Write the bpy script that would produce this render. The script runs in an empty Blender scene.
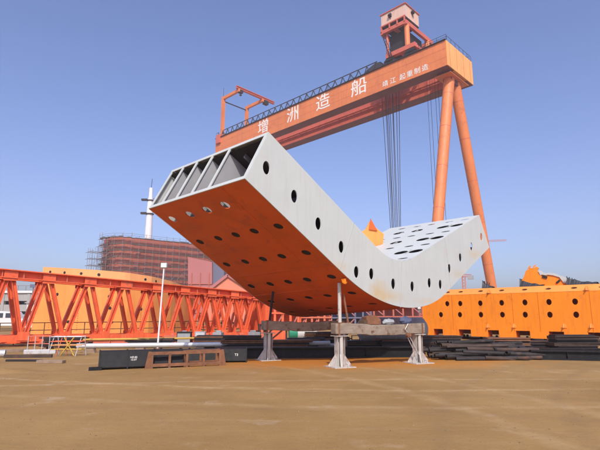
import bpy, math, random
from mathutils import Vector, Matrix
random.seed(11)
S = bpy.context.scene
COL = S.collection
R = math.radians

HAZE = .00065
# ------------------------------------------------------------------ camera
F_PX, PITCH, EYE = 467.0, math.atan2(89.5, 467.0), 1.6
cam = bpy.data.cameras.new('camera'); cam.sensor_width = 36; cam.lens = F_PX/600*36
cam.clip_start = 0.1; cam.clip_end = 9000
co = bpy.data.objects.new('camera', cam); COL.objects.link(co)
co.location = (0, 0, EYE); co.rotation_euler = (math.pi/2+PITCH, 0, 0)
S.camera = co

def at(x, Y, y):
    """world point at forward distance Y seen at photo position x, y"""
    cx, cy, cz = x-300, 225-y, F_PX
    c, s = math.cos(PITCH), math.sin(PITCH)
    d = Vector((cx, cz*c-cy*s, cy*c+cz*s))
    return Vector((0, 0, EYE)) + d*(Y/d.y)
def on_ground(x, y, z=0.0):
    cx, cy, cz = x-300, 225-y, F_PX
    c, s = math.cos(PITCH), math.sin(PITCH)
    d = Vector((cx, cz*c-cy*s, cy*c+cz*s))
    return Vector((0, 0, EYE)) + d*((z-EYE)/d.z)
YAW = R(45.75)
D2 = Vector((math.cos(YAW), math.sin(YAW), 0)); D1 = Vector((-math.sin(YAW), math.cos(YAW), 0))

# ------------------------------------------------------------------ materials
def mat(name, base, rough=0.55, metal=0.0, var=0.18, scale=1.5, spots=None, spot_amt=0.0, spot_scale=4.0,
        streak=None, streak_amt=0.0, bump=0.15, bump_scale=18.0, fine=0.0, streak_sc=(3, 3, .35)):
    m = bpy.data.materials.new(name); m.use_nodes = True
    nt = m.node_tree; N = nt.nodes; L = nt.links
    b = N['Principled BSDF']; b.inputs['Metallic'].default_value = metal
    tc = N.new('ShaderNodeTexCoord')
    def noise(sc, det=6, ro=.6, vec=None):
        n = N.new('ShaderNodeTexNoise'); n.inputs['Scale'].default_value = sc
        n.inputs['Detail'].default_value = det; n.inputs['Roughness'].default_value = ro
        L.new(vec or tc.outputs['Object'], n.inputs['Vector']); return n
    n1 = noise(scale)
    r = N.new('ShaderNodeValToRGB'); L.new(n1.outputs['Fac'], r.inputs['Fac'])
    r.color_ramp.elements[0].position = .3; r.color_ramp.elements[1].position = .7
    r.color_ramp.elements[0].color = tuple(max(0, c*(1-var)) for c in base)+(1,)
    r.color_ramp.elements[1].color = tuple(min(1, c*(1+var)) for c in base)+(1,)
    out = r.outputs['Color']
    def mix(fac, a, col):
        mx = N.new('ShaderNodeMix'); mx.data_type = 'RGBA'
        L.new(fac, mx.inputs['Factor']); L.new(a, mx.inputs[6]); mx.inputs[7].default_value = tuple(col)+(1,)
        return mx.outputs[2]
    def thresh(src, lo, hi, amt):
        mr = N.new('ShaderNodeMapRange'); L.new(src, mr.inputs['Value'])
        mr.inputs['From Min'].default_value = lo; mr.inputs['From Max'].default_value = hi
        mr.inputs['To Max'].default_value = amt; return mr.outputs['Result']
    if streak:
        mp = N.new('ShaderNodeMapping'); L.new(tc.outputs['Object'], mp.inputs['Vector'])
        mp.inputs['Scale'].default_value = streak_sc
        n2 = noise(2.0, 7, .65, mp.outputs['Vector'])
        out = mix(thresh(n2.outputs['Fac'], .5, .72, streak_amt), out, streak)
    if spots:
        n3 = noise(spot_scale, 9, .68)
        out = mix(thresh(n3.outputs['Fac'], .56, .66, spot_amt), out, spots)
    L.new(out, b.inputs['Base Color'])
    n4 = noise(scale*4)
    mr = N.new('ShaderNodeMapRange'); L.new(n4.outputs['Fac'], mr.inputs['Value'])
    mr.inputs['To Min'].default_value = max(.05, rough-.15); mr.inputs['To Max'].default_value = min(1, rough+.2)
    L.new(mr.outputs['Result'], b.inputs['Roughness'])
    if bump:
        bp = N.new('ShaderNodeBump'); bp.inputs['Strength'].default_value = bump; bp.inputs['Distance'].default_value = .02
        n5 = noise(bump_scale); L.new(n5.outputs['Fac'], bp.inputs['Height']); L.new(bp.outputs['Normal'], b.inputs['Normal'])
    if name in ('black_coated_steel', 'dark_pipe_steel', 'brown_pipe_steel', 'dark_iron'): b.inputs['Specular IOR Level'].default_value = .22
    return m

RUST = (.16, .06, .025)
M = {}
M['white'] = mat('primed_white_plate', (.515, .545, .515), .5, var=.04, scale=.7, spots=(.48, .42, .30), spot_amt=.18, spot_scale=1.3,
                 streak=(.43, .43, .38), streak_amt=.35, bump=.22, bump_scale=1.3)
M['white_shaded'] = mat('primed_white_shaded_inside', (.34, .35, .36), .6, var=.1, scale=1.2)  # white plate colour darkened to carry the shade inside the cells
M['cell_shade'] = mat('dark_grey_cell_shade', (.11, .115, .12), .7, var=.15, scale=1.2)  # dark grey stands in for the unlit depth of the open cells
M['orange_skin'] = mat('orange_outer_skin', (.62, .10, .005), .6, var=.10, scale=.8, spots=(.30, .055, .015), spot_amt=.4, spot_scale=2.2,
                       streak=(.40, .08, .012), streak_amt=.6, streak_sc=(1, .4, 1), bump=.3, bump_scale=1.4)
M['orange'] = mat('orange_paint', (.88, .25, .005), .58, var=.06, scale=.5, streak=(.58, .14, .012), streak_amt=.5,
                  spots=(.45, .11, .02), spot_amt=.35, spot_scale=2.2, bump=.22, bump_scale=1.6)
M['orange_pale'] = mat('pale_orange_paint', (.80, .36, .13), .6, var=.06, scale=.6, streak=(.7, .34, .10), streak_amt=.4)
M['crane'] = mat('crane_orange_paint', (.68, .20, .055), .55, var=.10, scale=.12, streak=(.42, .11, .04), streak_amt=.35,
                 streak_sc=(.5, .5, .04), spots=(.36, .10, .04), spot_amt=.45, spot_scale=.45, bump=0)
M['crane_end'] = mat('crane_yellow_orange_paint', (.86, .42, .12), .55, var=.08, scale=.12, streak=(.48, .18, .05), streak_amt=.3, spots=(.5, .2, .06), spot_amt=.35, spot_scale=.4,
                 streak_sc=(.6, .6, .04), bump=0)
M['crane_red'] = mat('crane_red_paint', (.56, .125, .075), .55, var=.1, scale=.3, spots=(.3, .07, .04), spot_amt=.4, spot_scale=.9, bump=0)
M['under_shade'] = mat('maroon_under_shade', (.16, .045, .05), .6, var=.1, scale=.2, bump=0)  # dark maroon puts the shade under the crane into its colour
M['house'] = mat('trolley_house_paint', (.66, .48, .40), .6, var=.06, scale=.3, streak=(.5, .26, .18), streak_amt=.5, streak_sc=(.8, .8, .08), bump=0)
M['orange_light'] = mat('lighter_orange_paint_and_light', (.86, .30, .055), .5, var=.06, scale=.5, streak=(.7, .2, .03), streak_amt=.4, bump=0)
M['truss'] = mat('truss_red_paint', (.74, .115, .034), .5, var=.1, scale=.9, spots=(.34, .055, .025), spot_amt=.65, spot_scale=2.5,
                 streak=(.84, .24, .11), streak_amt=.5, bump=.05)
M['truss_pale'] = mat('faded_red_paint', (.56, .14, .07), .6, var=.12, scale=1.2)
M['hull'] = mat('red_oxide_hull', (.42, .115, .075), .7, var=.16, scale=.12, spots=(.36, .16, .13), spot_amt=.5, spot_scale=.25, bump=0)
M['hull2'] = mat('plum_hull', (.40, .14, .13), .7, var=.08, scale=.1, bump=0)
M['slate'] = mat('slate_hull', (.13, .13, .19), .7, var=.08, scale=.1, bump=0)
M['salmon'] = mat('salmon_steel', (.62, .20, .11), .65, var=.08, scale=.15, bump=0)
M['scaf'] = mat('scaffold_tube', (.24, .20, .19), .6, .3, var=.2, scale=.6, bump=0)
M['plank'] = mat('scaffold_plank', (.10, .075, .06), .8, var=.25, scale=.5, bump=0)
M['galv'] = mat('galvanised_steel', (.52, .52, .52), .45, .4, var=.1, scale=3, spots=RUST, spot_amt=.45, spot_scale=5)
M['ped'] = mat('primed_support', (.48, .45, .41), .6, var=.12, scale=3, spots=RUST, spot_amt=.9, spot_scale=4.5, streak=(.24, .10, .05), streak_amt=.85)
M['beam'] = mat('worn_timber_grey_steel', (.24, .185, .135), .75, var=.3, scale=2.5, spots=(.11, .045, .022), spot_amt=.95, spot_scale=3.4,
                streak=(.42, .38, .33), streak_amt=.5, streak_sc=(.6, 3, 3), bump=.4)
M['rust'] = mat('rusty_steel', (.20, .085, .04), .85, var=.3, scale=4, spots=(.09, .045, .03), spot_amt=.7, spot_scale=6, bump=.3)
M['black'] = mat('black_coated_steel', (.012, .012, .013), .6, var=.3, scale=2.5, spots=(.035, .03, .026), spot_amt=.5, spot_scale=5, bump=.15)
M['pipe'] = mat('dark_pipe_steel', (.035, .030, .028), .5, .2, var=.35, scale=2, spots=(.10, .065, .045), spot_amt=.6, spot_scale=3.5, bump=.2)
M['pipe_b'] = mat('brown_pipe_steel', (.07, .048, .038), .6, .2, var=.3, scale=2, spots=(.14, .07, .04), spot_amt=.6, spot_scale=3.5, bump=.2)
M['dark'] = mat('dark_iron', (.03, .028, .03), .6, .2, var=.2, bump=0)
M['rope'] = mat('wire_rope', (.05, .055, .075), .6, .3, var=.1, bump=0)
M['paintw'] = mat('white_lettering', (.80, .78, .72), .6, var=.03, spots=(.62, .45, .33), spot_amt=.3, spot_scale=.8, bump=0)
M['concrete'] = mat('grey_concrete', (.34, .33, .31), .85, var=.12, scale=.3, streak=(.2, .19, .18), streak_amt=.5, bump=0)
M['glass'] = mat('window_glass', (.04, .05, .07), .15, var=.1, bump=0)
M['pale'] = mat('pale_wall', (.66, .65, .62), .8, var=.06, scale=.3, bump=0)
M['mastw'] = mat('mast_white', (.74, .73, .72), .5, var=.05, scale=.3, streak=(.5, .42, .36), streak_amt=.3, bump=0)
M['yellow'] = mat('yellow_paint', (.50, .31, .05), .6, var=.12, scale=2, spots=RUST, spot_amt=.5)
M['steelw'] = mat('pale_steel_pipe', (.55, .56, .57), .4, .2, var=.08, scale=2, spots=(.35, .3, .26), spot_amt=.4)
M['green'] = mat('green_paint', (.03, .30, .17), .5, var=.1, scale=2)
M['tank'] = mat('grey_tank_paint', (.30, .32, .33), .5, var=.1, scale=1.2, streak=(.2, .17, .14), streak_amt=.5)
M['tarp'] = mat('black_tarpaulin', (.03, .03, .034), .5, var=.3, scale=6, bump=.5)
M['blue'] = mat('faded_blue_cloth', (.07, .085, .15), .8, var=.15, scale=6)
M['wood'] = mat('weathered_wood', (.26, .18, .12), .85, var=.25, scale=4, streak=(.14, .10, .07), streak_amt=.6, streak_sc=(1, 6, 6))
M['bronze'] = mat('brown_iron', (.11, .07, .04), .6, .2, var=.2)
M['lamp'] = mat('lamp_glass', (.72, .72, .70), .2, var=.03, bump=0)

def ground_mat():
    m = bpy.data.materials.new('yard_ground'); m.use_nodes = True
    nt = m.node_tree; N = nt.nodes; L = nt.links; b = N['Principled BSDF']
    tc = N.new('ShaderNodeTexCoord')
    def noise(sc, det=8, ro=.6, mapping=None, rot=0, dist=0):
        n = N.new('ShaderNodeTexNoise'); n.inputs['Scale'].default_value = sc; n.inputs['Detail'].default_value = det
        n.inputs['Roughness'].default_value = ro; n.inputs['Distortion'].default_value = dist
        if mapping:
            mp = N.new('ShaderNodeMapping'); mp.inputs['Scale'].default_value = mapping; mp.inputs['Rotation'].default_value = (0, 0, rot)
            L.new(tc.outputs['Object'], mp.inputs['Vector']); L.new(mp.outputs['Vector'], n.inputs['Vector'])
        else: L.new(tc.outputs['Object'], n.inputs['Vector'])
        return n.outputs['Fac']
    def ramp(src, p0, p1, c0, c1):
        r = N.new('ShaderNodeValToRGB'); L.new(src, r.inputs['Fac'])
        r.color_ramp.elements[0].position = p0; r.color_ramp.elements[1].position = p1
        r.color_ramp.elements[0].color = c0+(1,); r.color_ramp.elements[1].color = c1+(1,); return r.outputs['Color']
    def rng(src, lo, hi, amt):
        mr = N.new('ShaderNodeMapRange'); L.new(src, mr.inputs['Value']); mr.inputs['From Min'].default_value = lo
        mr.inputs['From Max'].default_value = hi; mr.inputs['To Max'].default_value = amt; return mr.outputs['Result']
    def mix(fac, a, col):
        mx = N.new('ShaderNodeMix'); mx.data_type = 'RGBA'; L.new(fac, mx.inputs['Factor']); L.new(a, mx.inputs[6])
        mx.inputs[7].default_value = col+(1,); return mx.outputs[2]
    c = ramp(noise(.35, 9, .62), .3, .72, (.255, .146, .048), (.365, .222, .082))
    c = mix(rng(noise(1.6, 9, .68, (.3, 1.5, 1), R(12), .8), .52, .72, .25), c, (.44, .30, .15))     # pale drag streaks
    c = mix(rng(noise(1.3, 9, .7, (.35, 1.6, 1), R(-20), .8), .56, .74, .4), c, (.19, .12, .06))  # dark wheel tracks
    c = mix(rng(noise(7, 6, .7), .58, .72, .45), c, (.17, .105, .06))                               # grit
    c = mix(rng(noise(.9, 7, .6), .60, .68, .35), c, (.46, .34, .22))                              # dusty patches
    c = mix(rng(noise(38, 3, .6), .64, .72, .6), c, (.50, .40, .29))                               # small stones
    c = mix(rng(noise(26, 4, .7), .60, .70, .55), c, (.15, .10, .06))                               # dark grit
    wob = noise(.6, 6, .6)
    for (cx, cy, rad, wd, col_, am) in ((-14, 4, 17.4, .16, (.52, .37, .20), .26), (-14, 4, 19.3, .16, (.52, .37, .20), .22), (22, 1, 19.0, .14, (.19, .12, .065), .26), (22, 1, 20.9, .14, (.19, .12, .065), .22),
                                        (3, 40, 29.5, .12, (.54, .40, .23), .30), (3, 40, 31.4, .12, (.54, .40, .23), .2), (-4, -30, 38.6, .15, (.20, .13, .07), .22), (-4, -30, 40.5, .15, (.20, .13, .07), .2), (6, -60, 72.3, .10, (.55, .42, .26), .24)):
        d_ = N.new('ShaderNodeVectorMath'); d_.operation = 'DISTANCE'; L.new(tc.outputs['Object'], d_.inputs[0]); d_.inputs[1].default_value = (cx, cy, 0)
        e_ = N.new('ShaderNodeMath'); e_.operation = 'MULTIPLY_ADD'; L.new(wob, e_.inputs[0]); e_.inputs[1].default_value = .5; L.new(d_.outputs['Value'], e_.inputs[2])
        f_ = N.new('ShaderNodeMath'); f_.operation = 'SUBTRACT'; L.new(e_.outputs[0], f_.inputs[0]); f_.inputs[1].default_value = rad+.25
        a_ = N.new('ShaderNodeMath'); a_.operation = 'ABSOLUTE'; L.new(f_.outputs[0], a_.inputs[0])
        m1 = N.new('ShaderNodeMapRange'); L.new(a_.outputs[0], m1.inputs['Value']); m1.inputs['From Min'].default_value = wd*1.6; m1.inputs['From Max'].default_value = wd*.3; m1.inputs['To Max'].default_value = am
        m2 = N.new('ShaderNodeMath'); m2.operation = 'MULTIPLY'; L.new(m1.outputs['Result'], m2.inputs[0]); L.new(rng(noise(2.2, 8, .7), .36, .55, 1.0), m2.inputs[1])
        c = mix(m2.outputs[0], c, col_)
    # rust coloured stain round the supports of the steel piece
    g = N.new('ShaderNodeVectorMath'); g.operation = 'SUBTRACT'; L.new(tc.outputs['Object'], g.inputs[0]); g.inputs[1].default_value = (1.5, 17.2, 0)
    g2 = N.new('ShaderNodeVectorMath'); g2.operation = 'MULTIPLY'; L.new(g.outputs[0], g2.inputs[0]); g2.inputs[1].default_value = (.15, .34, 0)
    ln = N.new('ShaderNodeVectorMath'); ln.operation = 'LENGTH'; L.new(g2.outputs[0], ln.inputs[0])
    ad = N.new('ShaderNodeMath'); ad.operation = 'MULTIPLY_ADD'; L.new(noise(1.1, 7, .65), ad.inputs[0]); ad.inputs[1].default_value = 1.3
    L.new(ln.outputs['Value'], ad.inputs[2])
    mr = N.new('ShaderNodeMapRange'); L.new(ad.outputs[0], mr.inputs['Value']); mr.inputs['From Min'].default_value = 1.75
    mr.inputs['From Max'].default_value = 1.15; mr.inputs['To Max'].default_value = .85
    c = mix(mr.outputs['Result'], c, (.46, .17, .018))
    L.new(c, b.inputs['Base Color']); b.inputs['Roughness'].default_value = .9
    b.inputs['Specular IOR Level'].default_value = .2
    bp = N.new('ShaderNodeBump'); bp.inputs['Strength'].default_value = .5; bp.inputs['Distance'].default_value = .03
    L.new(noise(9, 8, .7), bp.inputs['Height']); L.new(bp.outputs['Normal'], b.inputs['Normal'])
    return m
M['ground'] = ground_mat()

def stain(m, cen, rad, colr, amt):
    nt = m.node_tree; N = nt.nodes; L = nt.links; b = N['Principled BSDF']; src = b.inputs['Base Color'].links[0].from_socket
    tc = N.new('ShaderNodeTexCoord'); sb = N.new('ShaderNodeVectorMath'); sb.operation = 'SUBTRACT'; L.new(tc.outputs['Object'], sb.inputs[0]); sb.inputs[1].default_value = cen
    ml = N.new('ShaderNodeVectorMath'); ml.operation = 'MULTIPLY'; L.new(sb.outputs[0], ml.inputs[0]); ml.inputs[1].default_value = tuple(1/r for r in rad)
    ln = N.new('ShaderNodeVectorMath'); ln.operation = 'LENGTH'; L.new(ml.outputs[0], ln.inputs[0])
    n = N.new('ShaderNodeTexNoise'); n.inputs['Scale'].default_value = 3.5; n.inputs['Detail'].default_value = 8; n.inputs['Roughness'].default_value = .7; L.new(tc.outputs['Object'], n.inputs['Vector'])
    ad = N.new('ShaderNodeMath'); ad.operation = 'MULTIPLY_ADD'; L.new(n.outputs['Fac'], ad.inputs[0]); ad.inputs[1].default_value = 1.6; L.new(ln.outputs['Value'], ad.inputs[2])
    mr = N.new('ShaderNodeMapRange'); L.new(ad.outputs[0], mr.inputs['Value']); mr.inputs['From Min'].default_value = 1.8; mr.inputs['From Max'].default_value = .8; mr.inputs['To Max'].default_value = amt
    mx = N.new('ShaderNodeMix'); mx.data_type = 'RGBA'; L.new(mr.outputs['Result'], mx.inputs['Factor']); L.new(src, mx.inputs[6]); mx.inputs[7].default_value = colr+(1,); L.new(mx.outputs[2], b.inputs['Base Color'])
for c_, r_, a_ in (((1.5, 0, 2.35), (.75, 1, .45), .75), ((2.1, 0, 2.2), (1.2, 1, .25), .5), ((9.2, 0, 4.3), (1.1, 1, .3), .4), ((7.4, 0, 3.3), (.9, 1, .25), .3), ((-.6, 0, 3.05), (.7, 1, .22), .35), ((4.6, 0, 2.1), (1.2, 1, .18), .3)):
    stain(M['white'], c_, r_, (.56, .38, .14), a_)

# ------------------------------------------------------------------ mesh helpers
class MB:
    def __init__(s): s.v = []; s.f = []; s.smooth = False
    def add(s, vs, fs):
        o = len(s.v); s.v += [tuple(p) for p in vs]; s.f += [tuple(i+o for i in f) for f in fs]; return s
    def box(s, c, d, rz=0, rot=None):
        x, y, z = d[0]/2, d[1]/2, d[2]/2
        m = rot or Matrix.Rotation(rz, 3, 'Z'); c = Vector(c)
        vs = [c+m@Vector((a*x, b*y, e*z)) for e in (-1, 1) for a, b in ((-1, -1), (1, -1), (1, 1), (-1, 1))]
        return s.add(vs, [(0, 3, 2, 1), (4, 5, 6, 7), (0, 1, 5, 4), (1, 2, 6, 5), (2, 3, 7, 6), (3, 0, 4, 7)])
    def bar(s, p, q, w, h, up=(0, 0, 1)):
        p, q = Vector(p), Vector(q); d = (q-p).normalized(); u = Vector(up)
        if abs(d.dot(u)) > .98: u = Vector((1, 0, 0))
        a = d.cross(u).normalized(); b = a.cross(d).normalized()
        vs = [e+a*(i*w/2)+b*(j*h/2) for e in (p, q) for i, j in ((-1, -1), (1, -1), (1, 1), (-1, 1))]
        return s.add(vs, [(0, 3, 2, 1), (4, 5, 6, 7), (0, 1, 5, 4), (1, 2, 6, 5), (2, 3, 7, 6), (3, 0, 4, 7)])
    def ibeam(s, p, q, w, h, t, up=(0, 0, 1)):
        p, q = Vector(p), Vector(q); d = (q-p).normalized(); u = Vector(up); a = d.cross(u).normalized(); b = a.cross(d)
        for k in (-1, 1): s.bar(p+b*k*(h-t)/2, q+b*k*(h-t)/2, w, t, b)
        return s.bar(p, q, t, h-2*t, b)
    def tube(s, p, q, r, r2=None, n=10, caps=True):
        r2 = r if r2 is None else r2
        p, q = Vector(p), Vector(q); d = (q-p).normalized(); u = Vector((0, 0, 1)) if abs(d.z) < .95 else Vector((1, 0, 0))
        a = d.cross(u).normalized(); b = a.cross(d)
        vs = [e+(a*math.cos(t)+b*math.sin(t))*rr for e, rr in ((p, r), (q, r2)) for t in [2*math.pi*i/n for i in range(n)]]
        fs = [(i, (i+1) % n, n+(i+1) % n, n+i) for i in range(n)]
        if caps: fs += [tuple(range(n-1, -1, -1)), tuple(range(n, 2*n))]
        return s.add(vs, fs)
    def poly(s, pts, r, n=6):
        for p, q in zip(pts, pts[1:]): s.tube(p, q, r, n=n, caps=False)
        return s
    def pipe(s, p, q, r, t, n=14):
        """hollow open ended pipe"""
        p, q = Vector(p), Vector(q); d = (q-p).normalized(); u = Vector((0, 0, 1)) if abs(d.z) < .95 else Vector((1, 0, 0))
        a = d.cross(u).normalized(); b = a.cross(d)
        ring = lambda e, rr: [e+(a*math.cos(2*math.pi*i/n)+b*math.sin(2*math.pi*i/n))*rr for i in range(n)]
        vs = ring(p, r)+ring(q, r)+ring(p, r-t)+ring(q, r-t); fs = []
        for i in range(n):
            j = (i+1) % n
            fs += [(i, j, n+j, n+i), (2*n+i, 3*n+i, 3*n+j, 2*n+j), (i, 2*n+i, 2*n+j, j), (n+i, n+j, 3*n+j, 3*n+i)]
        return s.add(vs, fs)
    def prism(s, pts, d):
        """closed polygon pts (3d) swept by vector d"""
        n = len(pts); d = Vector(d); pts = [Vector(p) for p in pts]
        vs = pts+[p+d for p in pts]
        return s.add(vs, [tuple(range(n-1, -1, -1)), tuple(range(n, 2*n))]+[(i, (i+1) % n, n+(i+1) % n, n+i) for i in range(n)])
    def lathe(s, c, prof, n=20, axis='Z'):
        c = Vector(c); vs = []
        for r, h in prof:
            for i in range(n):
                t = 2*math.pi*i/n
                p = Vector((r*math.cos(t), r*math.sin(t), h))
                if axis == 'X': p = Vector((p.z, p.x, p.y))
                vs.append(c+p)
        fs = []
        for k in range(len(prof)-1):
            fs += [(k*n+i, k*n+(i+1) % n, (k+1)*n+(i+1) % n, (k+1)*n+i) for i in range(n)]
        fs += [tuple(range(n-1, -1, -1)), tuple(range((len(prof)-1)*n, len(prof)*n))]
        return s.add(vs, fs)
    def build(s, name, m, parent=None, smooth=False, bevel=0):
        me = bpy.data.meshes.new(name); me.from_pydata(s.v, [], s.f); me.update()
        if smooth:
            me.polygons.foreach_set('use_smooth', [True]*len(me.polygons))
            me.set_sharp_from_angle(angle=R(40))
        me.materials.append(m)
        o = bpy.data.objects.new(name, me); COL.objects.link(o)
        if parent: o.parent = parent
        if bevel:
            md = o.modifiers.new('bevel', 'BEVEL'); md.width = bevel; md.segments = 2; md.limit_method = 'ANGLE'
        return o

def thing(name, label, cat, loc=(0, 0, 0), rz=0, group=None):
    o = bpy.data.objects.new(name, None); COL.objects.link(o); o.empty_display_size = .2
    o.location = loc; o.rotation_euler = (0, 0, rz)
    return tag(o, label, cat, group)
def tag(o, label, cat, group=None):
    o['label'] = label; o['category'] = cat
    if group: o['group'] = group
    return o
def struct(o, kind='structure'):
    o['kind'] = kind; return o
def dup(root, label, loc=None, rz=None):
    r = root.copy(); COL.objects.link(r); r['label'] = label
    if loc is not None: r.location = loc
    if rz is not None: r.rotation_euler = (0, 0, rz)
    for ch in list(root.children):
        c = ch.copy(); COL.objects.link(c); c.parent = r
        for g in ch.children:
            d = g.copy(); COL.objects.link(d); d.parent = c
    return r

def flat_plate(name, outline, holes, thick, mp, m, parent, smooth=False):
    """2D plate with real holes; mp maps (x, y, t) to local 3D"""
    cu = bpy.data.curves.new(name, 'CURVE'); cu.dimensions = '2D'; cu.fill_mode = 'BOTH'; cu.extrude = thick/2
    def spl(pts):
        sp = cu.splines.new('POLY'); sp.points.add(len(pts)-1); sp.use_cyclic_u = True
        for p, q in zip(sp.points, pts): p.co = (q[0], q[1], 0, 1)
    spl(outline)
    for h in holes:
        cx, cy, rx, ry = h
        spl([(cx+rx*math.cos(2*math.pi*i/20), cy+ry*math.sin(2*math.pi*i/20)) for i in range(20)])
    tmp = bpy.data.objects.new('tmp', cu); COL.objects.link(tmp)
    dg = bpy.context.evaluated_depsgraph_get()
    me = bpy.data.meshes.new_from_object(tmp.evaluated_get(dg))
    bpy.data.objects.remove(tmp); bpy.data.curves.remove(cu)
    for v in me.vertices: v.co = mp(v.co.x, v.co.y, v.co.z)
    me.name = name; me.materials.clear(); me.materials.append(m)
    me.polygons.foreach_set('use_smooth', [False]*len(me.polygons)); me.update()
    o = bpy.data.objects.new(name, me); COL.objects.link(o); o.parent = parent
    return o

def holed_skin(name, f, s_rng, v_rng, rows, m, parent, step=.35, nseg=20, lip=.06):
    """curved sheet f(s, v, t) with round holes; rows = [(s, [v...], rs, rv)]"""
    mb = MB(); s0, s1 = s_rng; v0, v1 = v_rng
    rows = sorted(rows, key=lambda r: r[0])
    def strip(a, b, vs):
        n = max(1, int(math.ceil((b-a)/step)))
        for i in range(n):
            sa, sb = a+(b-a)*i/n, a+(b-a)*(i+1)/n
            for va, vb in zip(vs, vs[1:]):
                mb.add([f(sa, va, 0), f(sb, va, 0), f(sb, vb, 0), f(sa, vb, 0)], [(0, 1, 2, 3)])
    cur = s0
    for s, vv, rs, rv in rows:
        a, b = s-rs*1.25, s+rs*1.25
        if a > cur: strip(cur, a, [v0, v1])
        a = max(a, cur)
        pv = v0
        for v in sorted(vv):
            va, vb = v-rv*1.25, v+rv*1.25
            mb.add([f(a, pv, 0), f(b, pv, 0), f(b, va, 0), f(a, va, 0)], [(0, 1, 2, 3)])
            out, inn, low = [], [], []
            for i in range(nseg):
                t = 2*math.pi*(i+.5)/nseg; c, q = math.cos(t), math.sin(t)
                k = 1/max(abs(c), abs(q))
                # snap the nearest rim points to the cell corners
                if abs(abs(c)-abs(q)) < .23: k = 1/max(abs(c), abs(q)); c2, q2 = math.copysign(1, c), math.copysign(1, q)
                else: c2, q2 = c*k, q*k
                out.append(f((a+b)/2+c2*(b-a)/2, v+q2*(vb-va)/2, 0))
                inn.append(f(s+c*rs, v+q*rv, 0)); low.append(f(s+c*rs, v+q*rv, lip))
            n = nseg
            mb.add(out+inn+low, [(i, (i+1) % n, n+(i+1) % n, n+i) for i in range(n)]+[(n+i, n+(i+1) % n, 2*n+(i+1) % n, 2*n+i) for i in range(n)])
            pv = vb
        mb.add([f(a, pv, 0), f(b, pv, 0), f(b, v1, 0), f(a, v1, 0)], [(0, 1, 2, 3)])
        cur = b
    if cur < s1: strip(cur, s1, [v0, v1])
    return mb.build(name, m, parent)

def text_mesh(name, body, size, mp, m, parent, thick=.03, bold=0.0, shear=0):
    cu = bpy.data.curves.new(name, 'FONT'); cu.body = body; cu.size = size; cu.extrude = thick; cu.offset = bold
    cu.align_x = 'CENTER'; cu.align_y = 'CENTER'
    tmp = bpy.data.objects.new('tmp', cu); COL.objects.link(tmp)
    dg = bpy.context.evaluated_depsgraph_get()
    me = bpy.data.meshes.new_from_object(tmp.evaluated_get(dg))
    bpy.data.objects.remove(tmp)
    for v in me.vertices: v.co = mp(v.co.x, v.co.y, v.co.z)
    me.materials.clear(); me.materials.append(m); me.update()
    o = bpy.data.objects.new(name, me); COL.objects.link(o); o.parent = parent
    return o

# ------------------------------------------------------------------ ground
g = MB(); NX = 60
g.add([(-3000, -200, 0), (3000, -200, 0), (3000, 6000, 0), (-3000, 6000, 0)], [(0, 1, 2, 3)])
struct(g.build('ground', M['ground']))
rs = random.Random(21); gv = MB()
for k in range(2600):
    y = 4.5+13*rs.random()**1.5; x = rs.uniform(-.75, .75)*y*1.05; r = rs.choice([.004, .005, .006, .008, .010, .016 if rs.random() < .25 else .006])
    a = rs.random()*6.28; vs_ = []
    for dz, rr in ((0, 1), (.55, .8)):
        for i in range(5): t = a+i*1.2566; vs_.append((x+r*rr*math.cos(t)*rs.uniform(.7, 1.3), y+r*rr*math.sin(t)*rs.uniform(.7, 1.3), dz*r))
    vs_.append((x, y, r*.8)); gv.add(vs_, [(i, (i+1) % 5, 5+(i+1) % 5, 5+i) for i in range(5)]+[(5+i, 5+(i+1) % 5, 10) for i in range(5)])
M['stone'] = mat('yard_grit', (.21, .14, .075), .95, var=.45, scale=9, bump=0)
struct(gv.build('gravel', M['stone']), 'stuff')

# ------------------------------------------------------------------ the curved steel segment
A = Vector((1.6, 14.71, 0)); W = 5.0
seg = thing('curved_steel_segment', 'huge white sided boat shaped box girder segment with orange underside propped on beams', 'steel segment', A, YAW)
def bez(p0, c0, c1, p1, n):
    out = []
    for i in range(1, n+1):
        t = i/n; a = (1-t)**3; b = 3*(1-t)**2*t; c = 3*(1-t)*t*t; d = t**3
        out.append((a*p0[0]+b*c0[0]+c*c1[0]+d*p1[0], a*p0[1]+b*c0[1]+c*c1[1]+d*p1[1]))
    return out
OUT = [(-4.33, 5.04), (-.3, 2.79)] + bez((-.3, 2.79), (1.70, 1.68), (4.35, 1.47), (6.35, 2.54), 26) + [(10.87, 4.80)]
INN = [(-3.54, 6.54), (1.5, 3.80)] + bez((1.5, 3.80), (2.4, 3.34), (3.3, 3.44), (4.2, 3.86), 10) + [(9.97, 6.27)]
class Prof:
    def __init__(s, pts):
        s.p = [Vector(q) for q in pts]; s.d = [0]
        for a, b in zip(s.p, s.p[1:]): s.d.append(s.d[-1]+(b-a).length)
        s.len = s.d[-1]
    def at(s, x):
        x = min(max(x, 0), s.len)
        for i in range(len(s.p)-1):
            if x <= s.d[i+1]+1e-9:
                t = (x-s.d[i])/(s.d[i+1]-s.d[i]); p = s.p[i].lerp(s.p[i+1], t); e = (s.p[i+1]-s.p[i]).normalized(); return p, e
        return s.p[-1], (s.p[-1]-s.p[-2]).normalized()
PO, PI_ = Prof(OUT), Prof(INN)
def sag(u, v): return .072*v*math.exp(-((u-2.6)/3.4)**2)      # the belly gets a little deeper towards the far side
def f_out(s, v, t):   # t goes into the steel (upwards)
    p, e = PO.at(s); n = Vector((-e.y, e.x)); q = p+n*t; return Vector((q.x, v, q.y-sag(q.x, v)))
def outl(v, lift=0): return [(p.x, p.y-sag(p.x, v)+lift) for p in (PO.at(PO.len*i/70)[0] for i in range(71))]
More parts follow.
